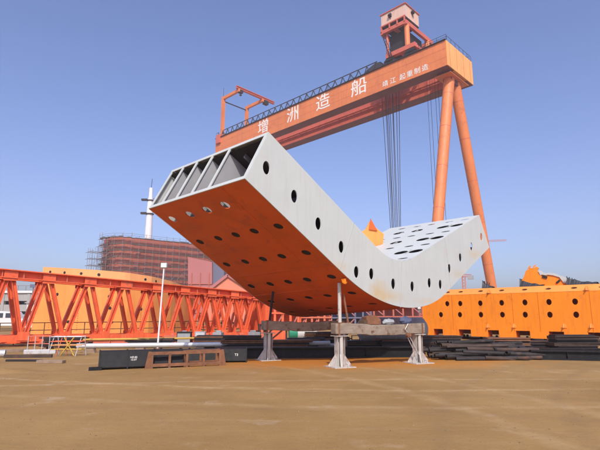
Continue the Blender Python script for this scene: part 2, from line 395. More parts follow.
def f_in(s, v, t):
    p, e = PI_.at(s); n = Vector((e.y, -e.x)); q = p+n*t; return Vector((q.x, v, q.y))
outline = [(p.x, p.y) for p in PO.p]+[(p.x, p.y) for p in reversed(PI_.p)]
BH = [(-3.61, 5.50), (-2.54, 4.90), (-1.53, 4.25), (-.47, 3.66), (.27, 2.93), (1.08, 2.92), (2.36, 2.65), (3.61, 2.61),
      (4.88, 2.80), (5.75, 2.78), (6.60, 3.48), (7.68, 4.03), (8.86, 4.64), (10.03, 5.22)]
for v, holes in ((0, BH), (W, BH)):
    o = flat_plate('side_plate', outl(v)+[(p.x, p.y) for p in reversed(PI_.p)], [(x, z, .125, .19) for x, z in holes], .03, (lambda vv: lambda x, y, t: Vector((x, vv+t, y)))(v), M['white'], seg)
    if v == 0:
        mb = MB()
        for a, b in (((2.95, 3.49), (2.75, 1.83)), ((6.35, 4.72), (6.6, 2.68)), ((.2, 4.5), (-.55, 2.96))):
            mb.bar((a[0], -.018, a[1]), (b[0], -.018, b[1]), .012, .007, (0, 1, 0))
        mb.build('weld_seam', M['galv'], o)
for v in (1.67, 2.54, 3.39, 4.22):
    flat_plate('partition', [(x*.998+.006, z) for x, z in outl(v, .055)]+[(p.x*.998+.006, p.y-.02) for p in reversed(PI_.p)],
               [(x+.4, z+.05, .3, .24) for x, z in (BH[1], BH[3], BH[5], BH[8], BH[11])], .03, (lambda vv: lambda x, y, t: Vector((x, vv+t, y)))(v), M['white_shaded'], seg)
cols = [.55, 1.62, 2.52, 3.45, 4.5]
rows = [(.68, [1.62, 2.52, 3.45, 4.5], .15, .17)] + [(s, cols, .14, .17) for s in (1.95, 3.28, 4.62, 5.75, 6.95, 8.2, 9.5, 10.8, 12.1, 13.4, 14.7, 16.0)]
sk = holed_skin('outer_skin', f_out, (0.01, PO.len-.01), (.018, W-.018), [r for r in rows if r[0] < PO.len-.4], M['orange_skin'], seg, lip=.03)
wb = MB()
for s in (2.62, 3.98, 5.2, 7.6, 11.2):
    wb.bar(f_out(s, .03, -.004), f_out(s, W-.03, -.004), .03, .014)
for k in range(60):
    s = .1+k*.25
    wb.bar(f_out(s, 1.08, -.003), f_out(min(s+.25, PO.len), 1.08, -.003), .025, .012)
wb.build('weld_seam', M['orange_skin'], sk)
irows = []
L_ = PI_.len
for i, s in enumerate((.62, 1.67, 2.75, 3.75, 4.75, 5.7, 6.65)):
    irows.append((L_-s, [.48, 1.25, 2.2, 3.0, 3.9] if i % 2 == 0 else [.42, 1.1, 2.46, 3.5], .10 if i % 2 == 0 else .24, .22 if i % 2 == 0 else .30))
holed_skin('inner_skin', f_in, (.01, L_-.01), (.018, W-.018), irows, M['white'], seg, lip=.012)
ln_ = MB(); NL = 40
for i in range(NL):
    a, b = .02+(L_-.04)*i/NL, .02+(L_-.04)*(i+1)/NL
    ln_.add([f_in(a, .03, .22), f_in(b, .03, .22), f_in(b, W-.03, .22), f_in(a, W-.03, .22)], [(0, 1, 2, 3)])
ln_.build('inner_dark_sheet', M['dark'], seg)  # added black sheet, makes the holes and cell tops look shaded
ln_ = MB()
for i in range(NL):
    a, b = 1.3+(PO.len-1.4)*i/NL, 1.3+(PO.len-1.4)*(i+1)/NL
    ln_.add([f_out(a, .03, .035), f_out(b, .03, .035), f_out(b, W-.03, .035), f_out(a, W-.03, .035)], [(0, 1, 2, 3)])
ln_.build('outer_dark_sheet', M['dark'], seg)  # added black sheet close behind the skin, darkens its holes
# end frames (flanges round the open cells) at both ends
for pa, pb in ((PO.at(0)[0], PI_.at(0)[0]), (PO.p[-1], PI_.p[-1])):
    a = Vector((pa.x, 0, pa.y)); b = Vector((pb.x, 0, pb.y)); d = (b-a).normalized(); nrm = d.cross(Vector((0, 1, 0)))
    fr = MB()
    for v in (.05, 1.67, 2.54, 3.39, 4.22, W-.05):
        fr.bar(a+Vector((0, v, 0))+d*.05, b+Vector((0, v, 0))-d*.05, .11, .03, nrm)
    for e, sg in ((a, 1), (b, -1)):
        fr.bar(e+d*sg*.055+Vector((0, -.012, 0)), e+d*sg*.055+Vector((0, W+.012, 0)), .11, .034, nrm)
    fr.build('end_flange', M['white'], seg)
# dark plates added to block end light, plus stiffeners, in the left cells
dirL = (PO.p[1]-PO.p[0]).normalized(); nL = Vector((-dirL.y, dirL.x))
vs = [.02, 1.67, 2.54, 3.39, 4.22, W-.02]
for va, vb in zip(vs, vs[1:]):
    w = vb-va
    q_ = PO.p[0]+dirL*2.3
    bk = MB(); bk.prism([Vector((q_.x+nL.x*h, v, q_.y+nL.y*h)) for h, v in ((.12, va+.02), (.12, vb-.02), (1.45, vb-.02), (1.45, va+.02))], Vector((dirL.x, 0, dirL.y))*.02); bk.build('light_block_plate', M['cell_shade'], seg)
    rb = MB()
    q = PI_.p[0]+dirL*.02
    for k in (.33, .66):
        v = va+w*k
        a0 = PI_.p[0]-nL*.30+dirL*.25; a1 = PI_.at(2.3)[0]-nL*.30
        rb.bar((a0.x, v, a0.y), (a1.x, v, a1.y), .015, .16)
    rb.build('stiffener', M['cell_shade'], seg)
# short white lifting stub and burnt orange clamp by the front left prop
ml = MB(); p = f_out(4.75, .12, -.02)
ml.tube(p, p+Vector((.02, 0, -.16)), .07, .05, 8); ml.tube(p+Vector((.05, 0, -.16)), p+Vector((.14, 0, -.09)), .03, .02, 6)
ml.tube(p+Vector((-.06, 0, -.13)), p+Vector((-.12, 0, -.03)), .03, .015, 6)
ml.build('lifting_lug', M['orange'], seg, smooth=True)

# ------------------------------------------------------------------ supports below the segment
pA, pB = Vector((1.24, 15.06, 0)), Vector((3.98, 16.30, 0))
back = Vector((-1.15, 17.33, 0))-pA
def pedestal(name, label, loc, rz, zt):
    t = thing(name, label, 'support stand', loc, rz, 'steel stands under the curved segment')
    b = MB(); b.box((0, 0, .012), (.74, .74, .024)); b.build('base_plate', M['ped'], t)
    c = MB()
    c.bar((0, 0, .024), (0, 0, zt), .012, .22); c.bar((-.12, 0, .024), (-.12, 0, zt), .24, .012); c.bar((.12, 0, .024), (.12, 0, zt), .24, .012)
    c.tube((0, -.11, .024), (0, -.11, zt), .06, n=12); c.tube((0, .11, .024), (0, .11, zt), .06, n=12)
    c.build('column', M['ped'], t, smooth=True)
    for k in range(8):
        a = 2*math.pi*(k+.5)/8; d = Vector((math.cos(a), math.sin(a), 0)); r0, r1 = .13, .36
        gmb = MB(); n = Vector((-d.y, d.x, 0))*.012
        gmb.prism([d*r0*.7+Vector((0, 0, .025))-n, d*r1+Vector((0, 0, .025))-n, d*r1+Vector((0, 0, .06))-n, d*r0+Vector((0, 0, .40))-n, d*r0*.7+Vector((0, 0, .40))-n], n*2)
        gmb.build('gusset', M['ped'], t)
    cp = MB(); cp.box((0, 0, zt+.012), (.44, .38, .024)); cp.build('cap_plate', M['ped'], t)
    return t
bdir = (pB-pA).normalized(); brz = math.atan2(bdir.y, bdir.x)
p0 = pedestal('support_pedestal', 'pale flared steel stand nearest the camera, holding the left end of the front beam', pA, brz, .93)
dup(p0, 'rust stained flared stand beside the pipe heap, under the right end of the front beam', pB)
dup(p0, 'rusty flared stand in shade at the left end of the rear beam', pA+back)
dup(p0, 'shaded stand half hidden right behind the nearest pale stand', pB+back+Vector((.06, .05, 0)))
def beam(label, p, q, top0, top1, name='support_beam'):
    t = thing(name, label, 'support beam', p, math.atan2((q-p).y, (q-p).x), 'beams under the curved segment')
    ln = (Vector((q.x, q.y, 0))-Vector((p.x, p.y, 0))).length
    mb = MB(); n = 16
    prof = []
    for i in range(n+1):
        x = -.22+(ln+.44)*i/n; k = i/n
        z = top0+(top1-top0)*k-.05*math.sin(k*math.pi)**2*(1 if k > .35 else .5)+random.uniform(-.012, .012)
        prof.append((x, z))
    vs, fs = [], []
    for x, z in prof:
        vs += [(x, -.17, z-.34+.012), (x, .17, z-.34+.012), (x, .17, z), (x, -.17, z)]
    for i in range(n):
        for j in range(4):
            fs.append((i*4+j, i*4+(j+1) % 4, (i+1)*4+(j+1) % 4, (i+1)*4+j))
    fs += [(3, 2, 1, 0), (n*4, n*4+1, n*4+2, n*4+3)]
    mb.add(vs, fs); mb.build('beam_body', M['beam'], t, bevel=.02)
    for x in (-.1, ln+.1):
        c = MB(); c.box((x, 0, top0-.2 if x < 0 else top1-.2), (.05, .372, .40)); c.build('end_strap', M['rust'], t)
    return t
beam('sagging grey rust stained beam across the two front stands', pA, pB, 1.33, 1.30)
beam('dark shaded beam across the two rear stands under the segment', pA+back, pB+back, 1.37, 1.37)
# props between beam and skin
def prop(label, loc, z0, z1, tilt=0, r=.055, m='ped'):
    t = thing('prop_post', label, 'prop', loc, brz, 'short props on the beams')
    mb = MB(); mb.tube((0, 0, z0), (tilt, 0, z1), r, n=12); mb.build('post', M[m], t, smooth=True)
    mb = MB(); mb.box((0, 0, z0+.01), (.2, .2, .02)); mb.build('foot_plate', M['rust'], t)
    return t
def skin_z(P):
    q = P-A; u = q.dot(D2); v = q.dot(D1); best = min(range(0, 400), key=lambda i: abs(PO.at(PO.len*i/400)[0].x-u))
    return PO.at(PO.len*best/400)[0].y-sag(u, v)
fa = pA+bdir*.02
prop('white round prop standing above the nearest stand', fa, 1.335, skin_z(fa)-.01, 0, .06)
fb = fa+bdir*.30
prop('thin rusty prop leaning beside the white round prop', fb, 1.335, skin_z(fb)-.25, -.15, .035, 'rust')
fc = pA+back+bdir*.05
prop('rusty prop on the rear beam above the left shaded stand', fc, 1.375, min(skin_z(fc), 3)-.01, .12, .045, 'dark')
def lump(name, label, cat, loc, sz, m, seed, group=None):
    rnd = random.Random(seed); mb = MB(); nu, nv = 12, 8; vs = []
    for j in range(nv+1):
        ph = math.pi*j/nv
        for i in range(nu):
            th = 2*math.pi*i/nu; k = 1+rnd.uniform(-.2, .2)
            vs.append((sz[0]*math.sin(ph)*math.cos(th)*k, sz[1]*math.sin(ph)*math.sin(th)*k, max(0, sz[2]*(math.cos(ph)*.75+.5)*k)))
    fs = [(j*nu+i, j*nu+(i+1) % nu, (j+1)*nu+(i+1) % nu, (j+1)*nu+i) for j in range(nv) for i in range(nu)]
    mb.add(vs, fs); o = mb.build(name, m, None, smooth=True); o.location = loc; o.rotation_euler = (0, 0, brz)
    return tag(o, label, cat, group)
def wedge(name, label, loc, sz, rz, m):
    mb = MB(); x, y, z = sz
    mb.prism([(-x/2, -y/2, 0), (x/2, -y/2, 0), (x/2, -y/2, z*.55), (x*.1, -y/2, z), (-x/2, -y/2, z*.8)], (0, y, 0))
    o = mb.build(name, m, None, bevel=.01); o.location = loc; o.rotation_euler = (0, 0, rz); return tag(o, label, 'packing block', 'packing on the front beam')
bl = (pB-pA).length
def ontop(k, off=0): return pA+bdir*(bl*k)+Vector((-bdir.y, bdir.x, 0))*off+Vector((0, 0, 1.33-.03*k-.05*math.sin(k*math.pi)**2+.01))
wedge('packing_block', 'rusty packing wedge under the middle of the segment', ontop(.40, .02), (.55, .3, .30), brz, M['rust'])
wedge('packing_block', 'smaller dark brown wedge at the left of the larger rusty one on the front beam', ontop(.30, -.02), (.25, .25, .14), brz+.3, M['bronze'])
lump('folded_sheet', 'grey crumpled sheet lying on the front beam', 'sheet', ontop(.62, 0), (.22, .13, .13), M['tank'], 3)
lump('folded_cloth', 'faded blue cloth bundle on the right part of the front beam', 'cloth', ontop(.85, 0), (.26, .13, .17), M['blue'], 5)
# chain hoist hanging at the right stand
t = thing('chain_hoist', 'small rust brown chain hoist hanging from the front beam near the right stand', 'chain hoist', pA+bdir*(bl*.82)+Vector((.1, -.22, 0)), brz)
mb = MB(); mb.tube((0, -.06, .93), (0, .06, .93), .08, n=14); mb.tube((0, -.08, .93), (0, .08, .93), .05, n=10); mb.build('hoist_body', M['rust'], t, smooth=True)
mb = MB(); mb.poly([(0, 0, 1.3), (-.12, 0, 1.12), (0, 0, 1.0)], .012); mb.poly([(.02, -.04, .88), (.35, -.05, .3)], .014); mb.poly([(-.02, .04, .88), (.28, .04, .32)], .014)
mb.build('chain', M['galv'], t)

# orange bracket standing behind on the segment
t = thing('lifting_bracket', 'small orange bracket with dark flap standing in the hollow of the segment', 'bracket', A+D2*6.15+D1*3.7+Vector((0, 0, 4.66)), YAW-.65); t.scale = (1.2, 1.2, 1.25)
mb = MB(); mb.prism([(-.55, 0, 0), (.55, 0, 0), (.62, 0, .55), (.30, 0, .78), (.05, 0, 1.02), (-.12, 0, .72), (-.5, 0, .5)], (0, .06, 0)); mb.build('web_plate', M['orange_light'], t)
mb = MB(); mb.prism([(.0, -.02, .7), (.34, -.02, .66), (.08, -.02, 1.12)], (0, -.04, 0)); mb.build('ear', M['orange_skin'], t)
mb = MB(); mb.box((-.62, -.08, .30), (.26, .12, .46), rot=Matrix.Rotation(-.35, 3, 'Y')); mb.build('flap', M['bronze'], t)
mb = MB(); mb.box((0, .12, .0), (.9, .3, .12)); mb.build('base_plate', M['orange_light'], t)

# ------------------------------------------------------------------ gantry crane
GL = Vector((37.82, 110, 0)); ZB, HT = 64.58, 7.07; LEN = 100.7; GW = 15.2
cr = thing('gantry_crane', 'giant orange twin girder shipyard gantry crane with white lettering', 'gantry crane', GL, YAW)
def girder(u0, u1, inset):
    mb = MB(); mb.box(((u0+u1)/2, LEN/2, ZB+HT/2), (u1-u0, LEN-inset*2, HT)); return mb.build('girder', M['crane'], cr)
g1 = girder(0, 3.9, .0); g2 = girder(11.6, 15.2, .0)
g2.data.materials[0] = M['crane_red']
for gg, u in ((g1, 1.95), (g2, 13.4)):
    mb = MB(); mb.box((u, LEN/2, ZB-.02), (3.7, LEN-.2, .16)); mb.build('bottom_flange', M['under_shade'], gg)
for (a, b) in ((-.12, 4.3), (LEN-5, LEN+.12)):
    mb = MB()
    mb.box((GW/2, (a+b)/2, ZB+HT/2-.06), (GW-.1 if a < 0 else GW-.1, b-a, HT-.1)); o = mb.build('end_tie', M['crane_end'], cr)
    for k in range(4): w = MB(); w.box((1.5+k*4.0, a-.02 if a < 0 else b+.02, ZB+HT/2-.06), (.06, .06, HT-.3)); w.build('plate_joint', M['crane_red'], o)
# weathered plate joints and top trim of the front girder
for k in range(1, 14): w = MB(); w.box((-.004, k*7.2, ZB+HT/2), (.02, .05, HT-.1)); w.build('plate_joint', M['crane_red'], g1)
for z_ in (2.3, 4.75): w = MB(); w.box((-.006, LEN/2, ZB+z_), (.03, LEN-.2, .05)); w.build('weld_seam', M['crane_red'], g1)
for k in range(46): w = MB(); w.box((-.02, 1+k*2.15, ZB+HT-.28), (.08, .10, .5)); w.build('trim_clip', M['crane_red'], g1)
w = MB(); w.box((-.12, LEN/2, ZB+HT+.14), (.5, LEN, .22)); w.build('top_trim', M['dark'], g1)
w = MB(); w.box((11.75, LEN/2, ZB+HT+.14), (.5, LEN, .22)); w.build('top_trim', M['dark'], g2)
# walkway brackets on the inside of the rear girder
w = MB()
for k in range(28):
    v = 8+k*3.1
    w.bar((11.5, v, ZB+2.4), (10.6, v, ZB+2.4), .15, .15); w.bar((10.6, v, ZB+2.4), (10.6, v, ZB+3.6), .1, .1); w.bar((10.7, v, ZB+2.3), (11.6, v, ZB+1.2), .1, .1)
w.box((11.0, LEN/2, ZB+2.5), (.9, LEN-14, .08)); w.bar((10.6, 7, ZB+3.6), (10.6, LEN-7, ZB+3.6), .07, .07)
w.build('walkway', M['crane_red'], g2)
# lettering
for ch, v in (('增', 71.4), ('洲', 56.2), ('造', 42.6), ('船', 28.2)):
    text_mesh('lettering', ch, 5.6, (lambda v0: lambda x, y, z: Vector((-.03+z*.2, v0-x*1.12, ZB+3.75+y)))(v), M['paintw'], g1, thick=.05, bold=.035)
for ch, v in (('靖', 18.9), ('江', 16.3), ('起', 13.2), ('重', 10.9), ('制', 8.6), ('造', 6.3)):
    text_mesh('lettering', ch, 1.9, (lambda v0: lambda x, y, z: Vector((-.03+z*.2, v0-x*1.05, ZB+1.55+y)))(v), M['paintw'], g1, thick=.05, bold=.012)
# right (flexible) A-frame leg, left (rigid) leg
def aframe(v, rb, rt, foot, name_):
    lg = []
    for sg in (-1, 1):
        mb = MB(); mb.tube((GW/2+sg*foot, v, 1.5), (GW/2+sg*1.6, v, ZB-.9), rb, rt, 28); lg.append(mb.build('leg', M['crane'], cr, smooth=True))
        pb, pt_ = Vector((GW/2+sg*foot, v, 1.5)), Vector((GW/2+sg*1.6, v, ZB-.9)); dd = (pt_-pb).normalized()*.07
        for kz in (.22, .40, .58, .76, .92):
            p = pb.lerp(pt_, kz); mb = MB(); mb.tube(p-dd, p+dd, rb+(rt-rb)*kz+.025, n=28); mb.build('ring_seam', M['crane_red'], lg[-1], smooth=True)
        mb = MB(); mb.box((GW/2+sg*foot, v, 1.0), (4.0, 3.2, 2.0)); mb.build('foot', M['crane_red'], lg[-1])
    mb = MB(); mb.box((GW/2, v, ZB-.41), (9.4, 3.6, .62)); mb.build('saddle', M['under_shade'], cr)
    mb = MB(); mb.box((GW/2, v, ZB-1.55), (5.4, 2.4, 1.36)); mb.build('leg_head', M['under_shade'], cr)
    mb = MB(); mb.box((GW/2, v, ZB-.80), (10.6, 4.6, .14)); mb.build('head_plate', M['crane'], cr)
aframe(2.6, 1.25, 1.45, 18.2, 'flexible'); aframe(LEN-7, 1.25, 1.5, 18.2, 'rigid')
# railings and the festoon cable loops on the front girder
def railing(u, v0, v1, z, m, n=None, h=1.5):
    mb = MB(); n = n or int(abs(v1-v0)/2.5)
    for k in range(n+1):
        v = v0+(v1-v0)*k/n; mb.bar((u, v, z), (u, v, z+h), .07, .07)
    for hh in (h, h*.55): mb.bar((u, v0, z+hh), (u, v1, z+hh), .07, .07)
    return mb
railing(14.9, .5, LEN-.5, ZB+HT+.25, M['dark']).build('railing', M['dark'], cr)
railing(.3, 0, 8, ZB+HT+.25, M['dark']).build('railing', M['dark'], cr)
mb = MB()
for k in range(7): mb.bar((.4+k*2.4, -.02, ZB+HT), (.4+k*2.4, -.02, ZB+HT+1.4), .07, .07)
mb.bar((.4, -.02, ZB+HT+1.4), (14.8, -.02, ZB+HT+1.4), .07, .07); mb.build('railing', M['dark'], cr)
fe = MB(); fe.bar((.9, 22, ZB+HT+3.1), (.9, LEN-4, ZB+HT+3.1), .20, .22); fe.bar((.9, 22, ZB+HT+.9), (.9, LEN-1, ZB+HT+.9), .08, .08)
for k in range(9): fe.bar((.9, 22.5+k*9.3, ZB+HT+.2), (.9, 22.5+k*9.3, ZB+HT+3.1), .10, .10)
fe.build('festoon_rail', M['dark'], cr)
for k in range(25):
    v0, v1 = 22.5+k*3.1, 22.5+(k+1)*3.1
    lp = MB(); dp = 2.3+.3*math.sin(k*2.1)
    lp.poly([(.75, v0+(v1-v0)*i/12, ZB+HT+3.0-dp*(1-(2*i/12-1)**2)) for i in range(13)], .17, 5); lp.build('cable_loop', M['rope'], cr)
cb = MB(); cb.box((5.0, 3.0, ZB+HT+1.1), (2.4, 2.4, 2.2)); cb.build('electrical_cabin', M['house'], cr)
# maintenance jib on the left end
for u in (1.2, 13.6):
    jb = MB(); jb.bar((u, 98, ZB+HT), (u, 98, ZB+HT+18.0), 1.1, 1.3, (0, 1, 0)); jb.build('jib_post', M['crane'], cr)
    jb = MB(); jb.bar((u, 98.6, ZB+HT+17.4), (u, 87.4, ZB+HT+17.4), .9, 1.2); jb.build('jib_arm', M['crane'], cr)
jb = MB(); jb.ibeam((0, 88, ZB+HT+18.5), (20.2, 88, ZB+HT+18.5), 1.0, 1.1, .25); jb.build('jib_runway', M['crane_red'], cr)
jb = MB(); jb.bar((1.2, 98, ZB+HT+16.2), (13.6, 98, ZB+HT+16.2), .35, .35); jb.build('jib_tie', M['dark'], cr)
jb = MB(); jb.box((2.2, 88, ZB+HT+17.2), (1.6, 1.3, 1.2)); jb.tube((2.2, 88, ZB+HT+16.6), (2.2, 88, ZB+HT+15.6), .3, .5, 10); jb.build('jib_hoist', M['dark'], cr, smooth=False)
jb = MB(); jb.box((15.5, 88, ZB+HT+17.0), (2.0, 1.6, 1.6)); jb.build('jib_hoist', M['dark'], cr)
jb = MB(); jb.prism([(.2, 97.0, ZB+HT-2.4), (.2, 99.8, ZB+HT-2.4), (.2, 99.6, ZB+HT+1.2), (.2, 97.3, ZB+HT+1.2)], (-.9, 0, 0)); jb.build('jib_bracket', M['crane_red'], cr)
railing(.2, 99, LEN+.1, ZB+HT+.2, M['dark'], 2, 2.4).build('railing', M['dark'], cr)
mb = MB(); mb.bar((1.2, 98, ZB+HT+18), (1.2, 98, ZB+HT+22), .10, .10); mb.build('lightning_rod', M['dark'], cr)

# trolley
tr = thing('crane_trolley', 'hoist trolley with pale machine house and red frame riding on the crane', 'crane trolley', GL, YAW)
Z0 = ZB+HT
for u in (1.9, 13.4):
    mb = MB(); mb.bar((u, 9.6, Z0+3.7), (u, 19.2, Z0+3.7), 1.3, 1.3); mb.build('lower_beam', M['crane_red'], tr)
for u in (1.9, 13.4):
    for v in (11.4, 18.2):
        mb = MB(); mb.prism([(u-.5, v-1.9, Z0+2.2), (u-.5, v+1.9, Z0+2.2), (u-.5, v+.8, Z0+3.1), (u-.5, v-.8, Z0+3.1)], (1, 0, 0))
        o = mb.build('bogie', M['dark'], tr)
        for dv in (-1.3, -.45, .45, 1.3):
            mb = MB(); mb.tube((u-.35, v+dv*1.0, Z0+1.0+.25), (u+.35, v+dv, Z0+1.25), .95 if abs(dv) > 1 else .7, n=18); mb.build('wheel', M['dark'], o, smooth=True)
mb = MB()
for u in (1.2, 15.6): mb.bar((u, 11.9, Z0+11.5), (u, 20.0, Z0+11.5), .9, 1.1)
for v in (12.1, 20.0): mb.bar((.8, v, Z0+11.4), (16.0, v, Z0+11.4), .8, 1.3)
mb.bar((1.2, 16, Z0+11.3), (15.6, 16, Z0+11.3), .6, 1.0)
mb.build('upper_frame', M['crane_red'], tr)
mb = MB()
mb.bar((.75, 11.9, Z0+13.3), (.75, 20.3, Z0+13.3), .35, .35)
for v in (12.2, 14.6, 17.2, 20.0): mb.bar((.75, v, Z0+11.6), (.75, v, Z0+13.2), .3, .4, (0, 1, 0))
mb.build('deck_frame', M['crane_red'], tr)
for u in (2.0, 13.4):
    for v in (12.3, 18.9):
        mb = MB(); mb.tube((u, v, Z0+4.2), (u, v, Z0+11.0), .75 if v < 15 else .45, n=16); mb.build('post', M['crane'] if v < 15 else M['crane_red'], tr, smooth=True)
mb = MB(); mb.box((4.8, 16.1, Z0+13.4+1.9), (7.4, 8.2, 3.9)); hs = mb.build('machine_house', M['house'], tr)
mb = MB(); mb.box((4.8, 16.1, Z0+17.35), (8.0, 8.8, .22)); mb.build('roof', M['crane_red'], hs)
mb = MB(); mb.box((4.8, 16.1, Z0+13.1), (7.3, 8.1, .3)); mb.build('floor', M['dark'], hs)
mb = MB()
for k in range(1, 12): mb.box((1.085, 12+k*8.2/12, Z0+15.2), (.04, .05, 3.5))
for k in range(1, 10): mb.box((1.1+k*.74, 11.985, Z0+15.2), (.05, .04, 3.5))
mb.build('cladding_rib', M['crane_end'], hs)
for c in ((.9, 17.0, Z0+15.8), (4.6, 11.7, Z0+16.0)):
    mb = MB(); mb.box(c, (.9, .9, .9), rot=Matrix.Rotation(.5, 3, 'Y')); mb.tube(Vector(c)+Vector((0, 0, -.4)), Vector(c)+Vector((.3 if c[0] < 2 else 0, 0, -1.2)), .12); mb.build('floodlight', M['dark'], hs)
mb = MB()
for k in range(9):
    mb.bar((1.0, 20.2-.28*k, Z0+11-k*.95), (1.0, 19.6-.28*k, Z0+11-k*.95), .1, .1)
    mb.bar((2.0, 20.2-.28*k, Z0+11-k*.95), (1.0, 20.2-.28*k, Z0+11-k*.95), .1, .1)
for dv in (0, -.7): mb.bar((1.0, 20.2+dv, Z0+11.5), (1.0, 17.6+dv, Z0+2.8), .14, .14)
mb.build('stair', M['dark'], tr)
mb = MB(); mb.box((7.4, 16.0, Z0+7.9), (8.6, 5.6, 5.4)); mb.box((4.6, 15.2, Z0+5.2), (3.4, 7.0, 1.6)); mb.build('winch_block', M['dark'], tr)
mb = MB(); mb.prism([(.9, 20.6, Z0+.2), (.9, 27.4, Z0+.2), (.9, 25.6, Z0+1.9), (.9, 22.6, Z0+2.9), (.9, 20.8, Z0+2.6)], (2.6, 0, 0)); mb.build('cable_guide', M['tarp'], tr)
for u in (4.2, 10.2):
    mb = MB(); mb.tube((u, 13.2, Z0+5.2), (u, 17.6, Z0+5.2), 1.5, n=20); mb.build('rope_drum', M['dark'], tr, smooth=True)
for v in (10.4, 15, 18.6):
    mb = MB(); mb.box((7.6, v, Z0+4.0), (11.6, .9, .8)); mb.build('cross_beam', M['crane_red'], tr)
for u in (5.4, 7.4, 9.0):
    for v in (20.0, 22.4, 24.0):
        mb = MB(); mb.bar((u, 17.6, Z0+3.8), (u+.1, v, Z0-1), .1, .1); mb.tube((u+.1, v, Z0-1), (u*.35+7.6*.65, 22.1+(v-22.1)*.55, 21), .10, n=6, caps=False); mb.build('hoist_rope', M['rope'], tr)
for u in (6.8, 8.6):
    for v in (7.2, 9.6):
        mb = MB(); mb.tube((u, v, Z0+3.8), (u, v, 15), .06, n=6, caps=False); mb.build('hoist_rope', M['rope'], tr)
mb = MB(); mb.box((7.6, 22.1, 20), (4.6, 3.0, 2.4)); mb.tube((7.6, 22.1, 19), (7.6, 22.1, 16.6), .6, .35, 12); mb.tube((7.6, 20.9, 16.2), (7.6, 23.3, 16.2), .5, n=12); mb.build('hook_block', M['yellow'], tr)
mb = MB(); mb.box((7.7, 8.4, 14), (3.0, 3.6, 2.0)); mb.tube((7.7, 8.4, 13), (7.7, 8.4, 11), .5, .3, 12); mb.build('hook_block', M['yellow'], tr)

# ------------------------------------------------------------------ orange box segment on the right
KB = 1.25
bp = on_ground(600, 344.9); b0 = bp-D1*5.25; BL = 15.75
ob = thing('orange_box_segment', 'long bright orange steel box segment with two rows of round holes and notched foot', 'steel box', b0, YAW)
# local: x = depth (D2), y = along D1 (towards the left of the picture). front face at x = 0
def mp_front(x, y, t): return Vector((t, x, y))
ZF, ZT = .225, 2.875
holes = []; 
def yloc(px, z_photo_y):  # distance along D1 of the front face seen at a photo column
    c, s = math.cos(PITCH), math.sin(PITCH); cx, cy = px-300, 225-z_photo_y
    d = Vector((cx, F_PX*c-cy*s, 0)); n = D2
    t_ = (b0.dot(n))/(d.dot(n)); return (d*t_-b0).dot(D1)
upx = [(447, 299), (460, 299.4), (480, 298.9), (501.3, 298), (524.5, 297.5), (548.5, 297), (574.5, 296.3), (603, 295.5), (634, 294.8)]
lpx = [(441, 315)]+[(x, 315) for x in (460, 481, 502.5, 525.3, 550, 576.3, 605, 636)]
for x, y in upx: holes.append((yloc(x, y), 2.31, .145, .175))
for x, y in lpx: holes.append((yloc(x, y), 1.59, .145, .175))
nt_ = [(434, 443), (459, 471), (488, 499), (516, 530), (549, 564), (588, 603)]
bot = [(0, ZF)]
for a, b in reversed(nt_):
    ya, yb = yloc(b, 332), yloc(a, 332)
    bot += [(ya, ZF), (ya, ZF+.42), (yb, ZF+.42), (yb, ZF)]
bot += [(BL, ZF), (BL, ZT), (0, ZT)]
fp = flat_plate('front_plate', bot, holes, .03, mp_front, M['orange'], ob)
for px in (452, 512, 538, 590): mb = MB(); y = yloc(px, 300); mb.box((-.018, y, (ZF+.36+ZT)/2), (.012, .018, ZT-ZF-.4)); mb.build('weld_seam', M['orange_skin'], fp)
# sloped top strip with holes, then the top and the back
def f_ch(s, v, t): return Vector((s*.78+t*.6, v, ZT+s*.62-t*.78+.012))
holed_skin('sloped_strip', f_ch, (0, .62), (0, BL), [(.32, sorted([h[0]+.05 for h in holes[:9] if .4 < h[0] < BL-.4]), .09, .17)], M['orange_light'], ob, lip=.05)  # lighter orange puts the leaning face's stronger light into its colour
mb = MB(); mb.box((.49+1.6, BL/2, ZT+.375), (3.2, BL, .03)); mb.box((3.7, BL/2, (ZF+ZT+.36)/2), (.03, BL, ZT+.35-ZF)); mb.build('top_and_back_plate', M['orange'], ob)
for y in (.016, BL-.016):
    mb = MB(); mb.prism([(.02, y, ZF), (3.67, y, ZF), (3.67, y, ZT+.35), (.49, y, ZT+.35), (.02, y, ZT-.01)], (0, .012 if y < 1 else -.012, 0)); mb.build('end_plate', M['orange'], ob)
mb = MB(); mb.box((1.8, BL/2, ZF+.42), (3.5, BL-.1, .02)); mb.build('inner_floor', M['orange_skin'], ob)
for a, b in nt_:
    mb = MB(); ya, yb = yloc(b, 332)-.03, yloc(a, 332)+.03
    for y in (ya, yb): mb.box((.35, y, ZF+.19), (.66, .03, .38))
    mb.build('notch_cheek', M['orange_skin'], ob)
for px, py in ((488, 326), (514, 326), (564, 326), (591, 326), (489, 292), (586.5, 289)):
    y = yloc(px, py); z = EYE-(py-314.5)/475*(b0+D1*y).y
    mb = MB(); mb.prism([(-.016, y-.16, z-.09), (-.016, y+.16, z-.09), (-.016, y+.02, z+.16), (-.016, y-.06, z+.15)], (-.03, 0, 0))
    mb.prism([(-.046, y-.03, z-.08), (-.046, y-.03, z+.12), (-.20, y-.03, z-.08)], (0, .05, 0)); mb.build('lug', M['orange_light'], ob)
